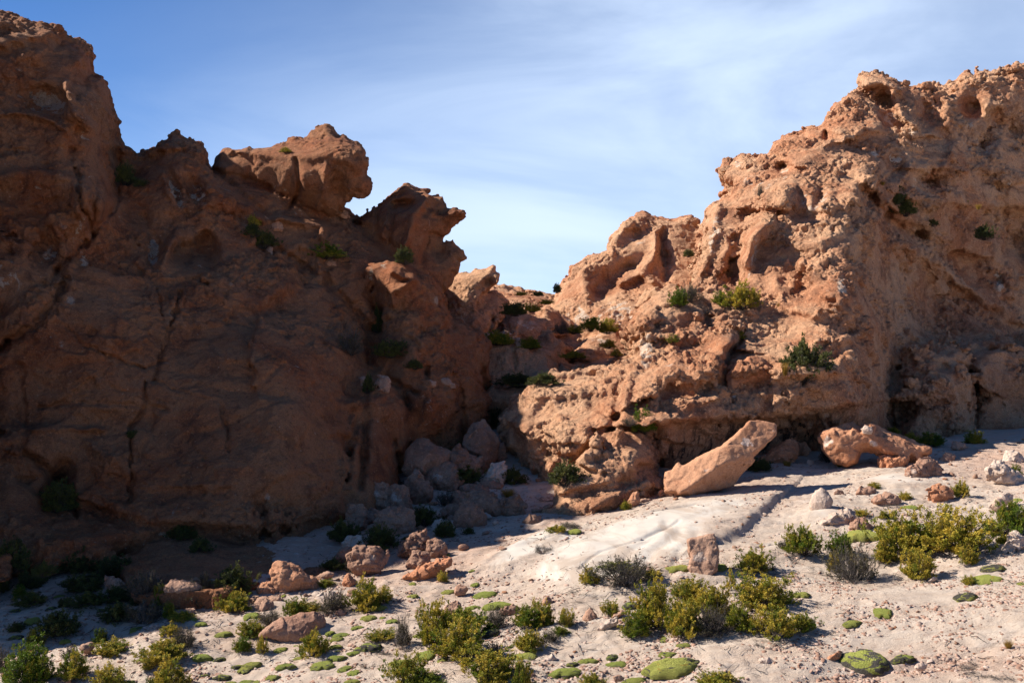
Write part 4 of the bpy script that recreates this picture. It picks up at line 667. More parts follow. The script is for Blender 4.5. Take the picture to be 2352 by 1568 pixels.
# shaded pile in the gully
B('r6', [(883,470),(890,410),(930,350),(1000,331),(1035,375),(1064,440),(1052,520),(1062,590),(1010,642),(975,600),(960,540),(900,500)], 'tall upright boulder wedged in the back of the shaded gully', M_BROWN, T=.8, D=23.6, rough=.6, grow=1.13, chis=14)
B('r6', [(518,510),(600,450),(670,445),(700,480),(780,515),(787,545),(760,580),(640,612),(600,662),(540,652),(513,600)], 'wide smooth brown boulder against the shaded wall', M_BROWN, T=.8, D=22.6, rough=.5, grow=1.13, chis=14)
B('r6', [(788,545),(815,456),(850,480),(900,510),(967,540),(957,600),(880,590),(800,570)], 'peaked brown boulder between the wide boulder and the upright one', M_BROWN, D=22.8, grow=1.13, chis=14)
B('r6', [(1062,540),(1070,470),(1110,440),(1130,500),(1120,560),(1080,580)], 'narrow dark boulder right of the tall upright boulder', M_BROWN, D=24.2, grow=1.13, chis=14)
B('r6', [(1020,650),(1050,580),(1120,555),(1135,620),(1100,680),(1040,670)], 'bluish pale boulder in the gully below the upright boulder', M_PALE, D=22.6, grow=1.13, chis=14)
B('r6', [(600,640),(650,600),(740,578),(790,590),(840,650),(847,700),(800,737),(740,722),(660,692)], 'pale topped block in the middle of the shaded pile', M_BROWN, pale=[(700,640,40,40,0,1.)], grow=1.13, chis=14)
B('r6', [(518,680),(560,650),(580,618),(592,665),(640,700),(657,760),(610,802),(550,782),(525,730)], 'brown boulder with a sharp little tip in the shaded pile', M_BROWN, grow=1.13, chis=14)
B('r6', [(248,740),(280,715),(380,703),(407,760),(407,810),(370,867),(300,862),(243,815)], 'cracked pale boulder leaning at the wall foot in shade', M_BROWN, pale=[(300,760,60,50,0,.7)], grow=1.13, chis=14)
B('r6', [(398,720),(440,706),(490,730),(517,790),(542,840),(510,872),(430,852),(410,800)], 'pale grey topped boulder right of the cracked boulder', M_BROWN, pale=[(450,760,40,40,0,1.)], grow=1.13, chis=14)
B('r6', [(146,865),(165,840),(225,836),(252,870),(257,950),(225,987),(180,977),(155,930)], 'upright brown boulder leftmost of the shaded pile', M_BROWN, grow=1.13, chis=14)
B('r6', [(250,880),(290,853),(332,860),(327,900),(300,947),(265,952)], 'small wedge stone between two brown boulders in shade', M_BROWN, grow=1.13, chis=14)
B('r6', [(318,895),(400,865),(450,856),(510,880),(537,920),(525,970),(490,1022),(420,1002),(350,950)], 'broad grey brown boulder above the dark bush in shade', M_BROWN, grow=1.13, chis=14)
B('r6', [(735,908),(742,850),(780,823),(852,825),(842,900)], 'squat brown boulder left of the pyramid in the shaded pile', M_BROWN, grow=1.13, chis=14)
B('r6', [(848,822),(900,780),(990,743),(1030,760),(1107,820),(1090,872),(1050,907),(980,892),(900,832)], 'large rounded brown boulder at the right of the shaded pile', M_BROWN, grow=1.13, chis=14)
B('r6', [(822,962),(835,880),(880,818),(940,845),(1007,910),(990,952),(900,977)], 'tan pyramid boulder at the front of the shaded pile', M_BROWN, grow=1.13, chis=14)
B('r6', [(1108,800),(1150,780),(1215,776),(1247,820),(1237,870),(1190,892),(1130,897),(1118,850)], 'rough rounded boulder rightmost of the shaded pile', M_BROWN, rough=1.4, grow=1.13, chis=14)
B('r6', [(798,762),(830,738),(912,765),(900,800),(860,832),(800,812)], 'dull brown block behind the squat boulder in shade', M_BROWN, grow=1.13, chis=14)
B('r6', [(858,722),(900,693),(1002,705),(1017,745),(980,757),(870,757)], 'flat dark slab stone behind the rounded boulder in shade', M_BROWN, grow=1.13, chis=14)
B('r6', [(943,673),(1040,678),(1107,695),(1090,722),(1010,732)], 'thin dark slab below the bluish pale boulder', M_BROWN, grow=1.13, chis=14)
B('r6', [(478,1152),(500,1090),(580,1000),(620,998),(657,1050),(620,1087),(560,1102),(520,1152),(490,1162)], 'slanting ridged slab in shade above the sunlit tan slab', M_BROWN, rough=1.5, grow=1.13, chis=14)
B('r6', [(638,1112),(650,1060),(690,1043),(730,1070),(757,1120),(700,1162),(660,1152)], 'rounded brown boulder in shade beside the tip of the tan slab', M_BROWN, grow=1.13, chis=14)
B('r6', [(528,1182),(560,1125),(630,1123),(657,1160),(640,1202),(560,1222),(530,1212)], 'brown cube boulder directly behind the sunlit tan slab', M_BROWN, grow=1.13, chis=14)
B('r6', [(1253,932),(1290,890),(1362,868),(1352,940),(1310,957),(1260,957)], 'flat topped brown block at the foot of the honeycomb buttress', M_BROWN, grow=1.13, chis=14)
B('r6', [(1298,852),(1430,813),(1437,830),(1310,862)], 'thin slab lying at the foot of the shaded lobe', M_BROWN, grow=1.13, chis=14)
B('r6', [(163,1152),(200,1110),(330,1098),(372,1130),(352,1180),(300,1242),(220,1252),(170,1202)], 'shaded boulder with large white patches near the wall foot', M_BROWN, pale=[(270,1140,60,30,20,1.2)], grow=1.13, chis=14)
B('r6', [(58,1162),(110,1100),(170,1093),(212,1120),(170,1162),(150,1192)], 'brown boulder touching the white patched boulder', M_BROWN, grow=1.13, chis=14)
B('r6', [(93,1082),(150,1030),(220,1018),(262,1060),(250,1092),(150,1102)], 'pale rounded boulder behind the white patched boulder', M_PALE, grow=1.13, chis=14)
B('r6', [(653,967),(700,920),(722,913),(717,960),(680,982)], 'small pale stone in shade between two dark bushes', M_PALE, grow=1.13, chis=14)
B('s1', [(893,702),(905,653),(960,665),(1040,690),(1072,730),(1030,782),(930,762)], 'dim pink boulder among the dark bushes at lower left', M_BOULD, pale=[(970,720,60,40,0,.6)])
B('s1', [(1548,962),(1600,925),(1672,918),(1667,990),(1600,1002)], 'half lit brown stone behind a golden bush at lower left', M_BOULD)
B('s1', [(1408,762),(1480,690),(1630,678),(1722,740),(1680,790),(1560,802),(1430,802)], 'low smooth dim boulder at the wall foot in shade', M_BOULD, rough=.5)
B('s1', [(673,1272),(700,1240),(790,1223),(812,1260),(760,1312),(700,1302)], 'rough tan stone at the shadow edge on the left', M_BOULD)
B('s1', [(213,1282),(260,1250),(332,1228),(337,1270),(250,1287)], 'flat reddish stone behind the bright green bush at far left', M_BOULD)
B('s1', [(1673,1192),(1700,1175),(1740,1170),(1758,1183),(1720,1197)], 'small flat orange stone left of an oval green cushion', M_BOULD)
B('s1', [(1000,1390),(1010,1372),(1045,1368),(1067,1382),(1030,1402)], 'small dark red stone on sand at lower left', M_BOULD)
B('s1', [(500,1560),(540,1542),(620,1540),(610,1568),(500,1572)], 'orange stone cut by the bottom edge at left', M_SLAB)
B('r5', [(725,1262),(740,1215),(800,1193),(880,1225),(922,1275),(850,1312),(760,1337),(726,1310)], 'rounded wedge boulder caught in a corner of the great shaded wall', M_BOULD, D=20.3, rnd=.35, rough=.5)
B('r5', [(735,1138),(800,1153),(867,1190),(862,1212),(740,1202)], 'flat pale slab resting above the rounded wedge boulder', M_BOULD, D=20.4, name='rock_slab', cat='rock slab')
# on the cliffs
B('r3', [(1285,1372),(1300,1300),(1350,1230),(1430,1188),(1500,1200),(1568,1250),(1600,1290),(1480,1312),(1360,1335)], 'large smooth tan block sitting on the middle ledge of the right cliff', M_SLAB, rough=.5, T=.6)
B('r3', [(1268,1412),(1290,1385),(1340,1383),(1382,1400),(1340,1422)], 'small tan stone on the ledge below the large tan block', M_PALE)
B('r6', [(320,60),(340,8),(400,20),(410,60),(390,117),(340,92)], 'brown block perched in the gully above the shaded pillars', M_BOULD)
B('r6', [(218,15),(240,5),(267,20),(265,55),(235,77)], 'small pale block at the shoulder of the great shaded wall', M_BOULD)
B('r6', [(698,20),(750,15),(802,50),(817,77),(730,52)], 'flat slab on the shaded slope below the hooked spire', M_BOULD)
B('r6', [(618,42),(655,28),(692,45),(702,72),(640,67)], 'small dim block left of the flat slab on the shaded slope', M_BOULD)
B('r2', [(50,692),(80,663),(112,680),(102,717),(60,722)], 'small upright block beside a golden bush on the left ridge', M_SLAB)
B('r2', [(88,722),(130,678),(182,700),(187,735),(120,747)], 'sunlit rounded knob boulder on the left ridge', M_SLAB)
B('r2', [(423,617),(470,603),(560,648),(562,672),(450,637)], 'flat dark slab lying under the beaked head rock', M_SLAB)
B('r2', [(395,905),(430,895),(480,920),(495,950),(440,955),(400,935)], 'pale stone below the bush on the left ridge', M_SLAB)
B('r2', [(85,870),(100,832),(130,845),(125,880)], 'small pale pointed stone among dark bushes on the left ridge', M_BOULD)
log('boulders')
# ------------------------------------------------------------------ plants
def plant_mat(name, c0, c1, c2, trans=.25, rough=.6):
    m = bpy.data.materials.new(name); m.use_nodes = True; nt = m.node_tree; b = nt.nodes['Principled BSDF']; out = nt.nodes['Material Output']
    b.inputs['Roughness'].default_value = rough; b.inputs['Specular IOR Level'].default_value = .25
    oi = NN(nt, 'ShaderNodeObjectInfo'); h = attr(nt, 'hue'); h = mul(nt, h, ramp(nt, oi.outputs['Random'], 0, 1, -.2, .2, False), 'ADD')
    c = mixc(nt, ramp(nt, h, 0, .5, 0, 1, False), c0, c1); c = mixc(nt, ramp(nt, h, .5, 1., 0, 1, False), c, c2)
    LK(nt, c, b.inputs['Base Color'])
    if trans:
        tr = NN(nt, 'ShaderNodeBsdfTranslucent'); LK(nt, c, tr.inputs['Color']); ms = NN(nt, 'ShaderNodeMixShader'); ms.inputs[0].default_value = trans
        LK(nt, b.outputs[0], ms.inputs[1]); LK(nt, tr.outputs[0], ms.inputs[2]); LK(nt, ms.outputs[0], out.inputs['Surface'])
    return m
M_LEAF = plant_mat('shrub_leaves', (.095, .15, .010), (.25, .225, .02), (.56, .40, .055))
M_DLEAF = plant_mat('dull_shrub_leaves', (.055, .052, .028), (.10, .085, .04), (.16, .12, .05))
M_OLIVE = plant_mat('olive_shrub_leaves', (.05, .06, .018), (.09, .10, .025), (.16, .15, .03))
M_STEM = plant_mat('shrub_twigs', (.028, .022, .018), (.07, .058, .05), (.17, .145, .125), 0, .9)
M_GRASS = plant_mat('golden_grass', (.20, .11, .02), (.42, .24, .035), (.55, .36, .08))
def tubes(paths, rad, hue):
    """3-sided tapered tubes; paths: list of (n,3)"""
    V, Q, A = [], [], []; o = 0
    for P, r, h in zip(paths, rad, hue):
        n = len(P); T = np.gradient(P, axis=0); T /= np.linalg.norm(T, axis=1, keepdims=True)+1e-9
        a = np.cross(T, [.3, .5, .81]); a /= np.linalg.norm(a, axis=1, keepdims=True)+1e-9; b = np.cross(T, a); rr = r*np.linspace(1, .35, n)[:, None]
        ring = [P+rr*(a*math.cos(t)+b*math.sin(t)) for t in (0, 2.09, 4.19)]
        V.append(np.stack(ring, 1).reshape(-1, 3)); A.append(np.full(n*3, h))
        i = np.arange(n-1)[:, None]*3+o; k = np.arange(3)[None]; k2 = (k+1) % 3
        Q.append(np.stack([i+k, i+k2, i+3+k2, i+3+k], -1).reshape(-1, 4)); o += n*3
    return np.concatenate(V), np.concatenate(Q), np.concatenate(A)
def leaves(P, Dn, L, Wd, hue, r):
    """one kite shaped quad per row, along Dn"""
    n = len(P); s = np.cross(Dn, r.standard_normal((n, 3))); s /= np.linalg.norm(s, axis=1, keepdims=True)+1e-9
    V = np.stack([P, P+Dn*L[:, None]*.55+s*Wd[:, None]*.5, P+Dn*L[:, None], P+Dn*L[:, None]*.55-s*Wd[:, None]*.5], 1).reshape(-1, 3)
    return V, np.arange(4*n).reshape(-1, 4), np.repeat(hue, 4)
def shrub_proto(kind, seed):
    """unit shrub: 1 wide, 1 high, base at the origin"""
    r = np.random.default_rng(seed); prm = dict(green=(90, 7, 1.0, .18, .25), gold=(85, 7, .95, .56, .33), mix=(90, 7, .68, .45, .35), grey=(95, 9, .16, .5, .4), olive=(90, 7, 1.0, .4, .3), sprig=(26, 6, .75, .6, .3), twig=(60, 7, .0, .5, .3))[kind]
    ns, nt_, leafy, hm, hs = prm; sp, sr, sh = [], [], []; LP, LD, LH = [], [], []
    lobes = r.uniform(.62, 1.12, 9); ph = r.uniform(0, 6.28, 9)
    for i in range(ns):
        az = r.uniform(0, 6.283); el = math.acos(r.uniform(0.0, 1)**(.75)) if kind != 'twig' else r.uniform(.8, 1.6)
        k = 1+.22*math.sin(3*az+ph[0])*math.sin(el)+.14*math.sin(5*az+ph[1])+.12*math.sin(4*el+ph[2]); k *= r.uniform(.82, 1.06)
        tip = np.array([math.sin(el)*math.cos(az)*.5, math.sin(el)*math.sin(az)*.5, max(.10, math.cos(el)*.97)])*k
        if kind == 'twig': tip[2] *= .5
        b0 = np.array([math.cos(az), math.sin(az), 0])*r.uniform(0, .09)+np.array([0, 0, -.04])
        mid = b0*.5+tip*.5; mid[:2] *= 1.15; mid[2] *= .82; mid = mid+r.normal(0, .03, 3)
        t = np.linspace(0, 1, 6)[:, None]; P = (1-t)**2*b0+2*t*(1-t)*mid+t*t*tip+r.normal(0, .008, (6, 3)); sp.append(P); sr.append(r.uniform(.005, .010)); sh.append(np.clip(r.normal(.45, .25), 0, 1))
        hstem = np.clip(r.normal(hm, hs*.7)+.18*math.sin(2*az+ph[3]), 0, 1); on = r.random() < (leafy+.25 if kind != 'twig' else 0) if leafy < .9 else True
        for j in range(nt_):
            s = r.uniform(.42, 1.0); q = (1-s)**2*b0+2*s*(1-s)*mid+s*s*tip; d = tip/np.linalg.norm(tip)*.55+np.array([0, 0, .55])+r.normal(0, .38, 3); d /= np.linalg.norm(d); ln = r.uniform(.09, .19)
            e = q+d*ln; sp.append(np.stack([q, (q+e)/2+r.normal(0, .006, 3), e])); sr.append(.0032); sh.append(np.clip(r.normal(.55, .25), 0, 1))
            if kind in ('grey', 'twig'):
                for _ in range(3):
                    d2 = d+r.normal(0, .5, 3); d2 /= np.linalg.norm(d2); q2 = q+d*ln*r.uniform(.3, .9); sp.append(np.stack([q2, q2+d2*.05, q2+d2*.09+[0, 0, .02]])); sr.append(.0022); sh.append(np.clip(r.normal(.6, .25), 0, 1))
            if on and r.random() < (leafy+.45 if leafy < .9 else 1) and e[2] > .05:
                for _ in range(3 if leafy > .5 else 1):            # sprigs: upright little spindles of scale leaves
                    o = q+(e-q)*r.uniform(.55, 1.0)+r.normal(0, .014, 3); up = d*.5+np.array([0, 0, .8])+r.normal(0, .2, 3); up /= np.linalg.norm(up); m = r.integers(7, 12); a = r.uniform(0, 1, m)
                    LP.append(o+up*(a*.085)[:, None]+r.normal(0, .0075, (m, 3))); dd = up+r.normal(0, .55, (m, 3)); LD.append(dd/np.linalg.norm(dd, axis=1, keepdims=True))
                    LH.append(np.clip(hstem+r.normal(0, .13)+(a-.5)*.3+r.normal(0, .05, m), 0, 1))
    V, Q, A = tubes(sp, sr, sh); st = mesh_np('shrub_twigs', V, Q, dict(hue=A)); st.materials.append(M_STEM); lf = None
    if LP:
        P = np.concatenate(LP); n = len(P); V, Q, A = leaves(P, np.concatenate(LD), r.uniform(.030, .055, n), r.uniform(.015, .028, n), np.concatenate(LH), r)
        lf = mesh_np('shrub_foliage', V, Q, dict(hue=A), smooth=False); lf.materials.append(dict(grey=M_DLEAF, olive=M_OLIVE).get(kind, M_LEAF))
    return st, lf
def tuft_proto(seed):
    r = np.random.default_rng(seed); n = 260; sp = []
    for i in range(n):
        az = r.uniform(0, 6.28); k = r.uniform(.1, .5); t = np.linspace(0, 1, 5)[:, None]; b0 = np.array([math.cos(az), math.sin(az), 0])*r.uniform(0, .12); tip = np.array([math.cos(az)*k, math.sin(az)*k, r.uniform(.5, 1)])
        mid = (b0+tip)/2; mid[2] *= 1.25; sp.append((1-t)**2*b0+2*t*(1-t)*mid+t*t*tip)
    V, Q, A = tubes(sp, np.full(n, .009), np.clip(r.normal(.5, .3, n), 0, 1)); me = mesh_np('grass_blades', V, Q, dict(hue=A)); me.materials.append(M_GRASS); return me
PROTO = {k: [shrub_proto(k, 11*i+s) for i in range(n)] for s, (k, n) in enumerate(dict(green=4, gold=5, mix=5, grey=4, olive=3, sprig=2, twig=2).items())}
TUFT = [tuft_proto(5), tuft_proto(6)]
log('shrub prototypes', sum(len(l.polygons) for ps in PROTO.values() for s, l in ps if l), sum(len(s.polygons) for ps in PROTO.values() for s, l in ps))
prn = random.Random(4)
BUSHES = []
def bush(reg, x, y, w, h, kind, label, D=None):
    s = REG[reg][2]; u, v = px(reg, [(x, y)])[0]; wp, hp = w*s, h*s
    D0 = depth_at(u, min(v, 1566)) if D is None else D
    if v > 1566: D0 *= .985
    Dg = float(ray_ground(u, v)[0]); on_ground = D0 > Dg-.6
    Dc = D0+(wp*D0/FPX)*(.28 if on_ground else -.10); W_ = wp*Dc/FPX; H_ = hp*Dc/FPX*1.04; xw = (u-CU)/FPX*Dc
    zz = float(H(np.array([xw]), np.array([Dc]))[0]) if on_ground and Dc < 26 else (CV-v)/FPX*D0
    if on_ground and Dc < 26: top = (CV-(v-hp))/FPX*Dc; H_ = max(top-zz, .12)
    e = bpy.data.objects.new('golden_tuft' if kind == 'tuft' else 'shrub', None); C.objects.link(e); e.location = (xw, Dc, zz-.02); e.empty_display_size = .2
    e.rotation_euler = (0, 0, prn.uniform(0, 6.28)); e['label'] = label; e['category'] = 'grass tuft' if kind == 'tuft' else 'shrub'; e.scale = (W_*1.12, W_*1.08, H_*1.05)
    if kind == 'tuft': link('grass_blades', prn.choice(TUFT), None, e)
    else:
        st, lf = prn.choice(PROTO[kind]); link('twigs', st, None, e)
        if lf is not None: link('foliage', lf, None, e)
    BUSHES.append((xw, Dc)); return e
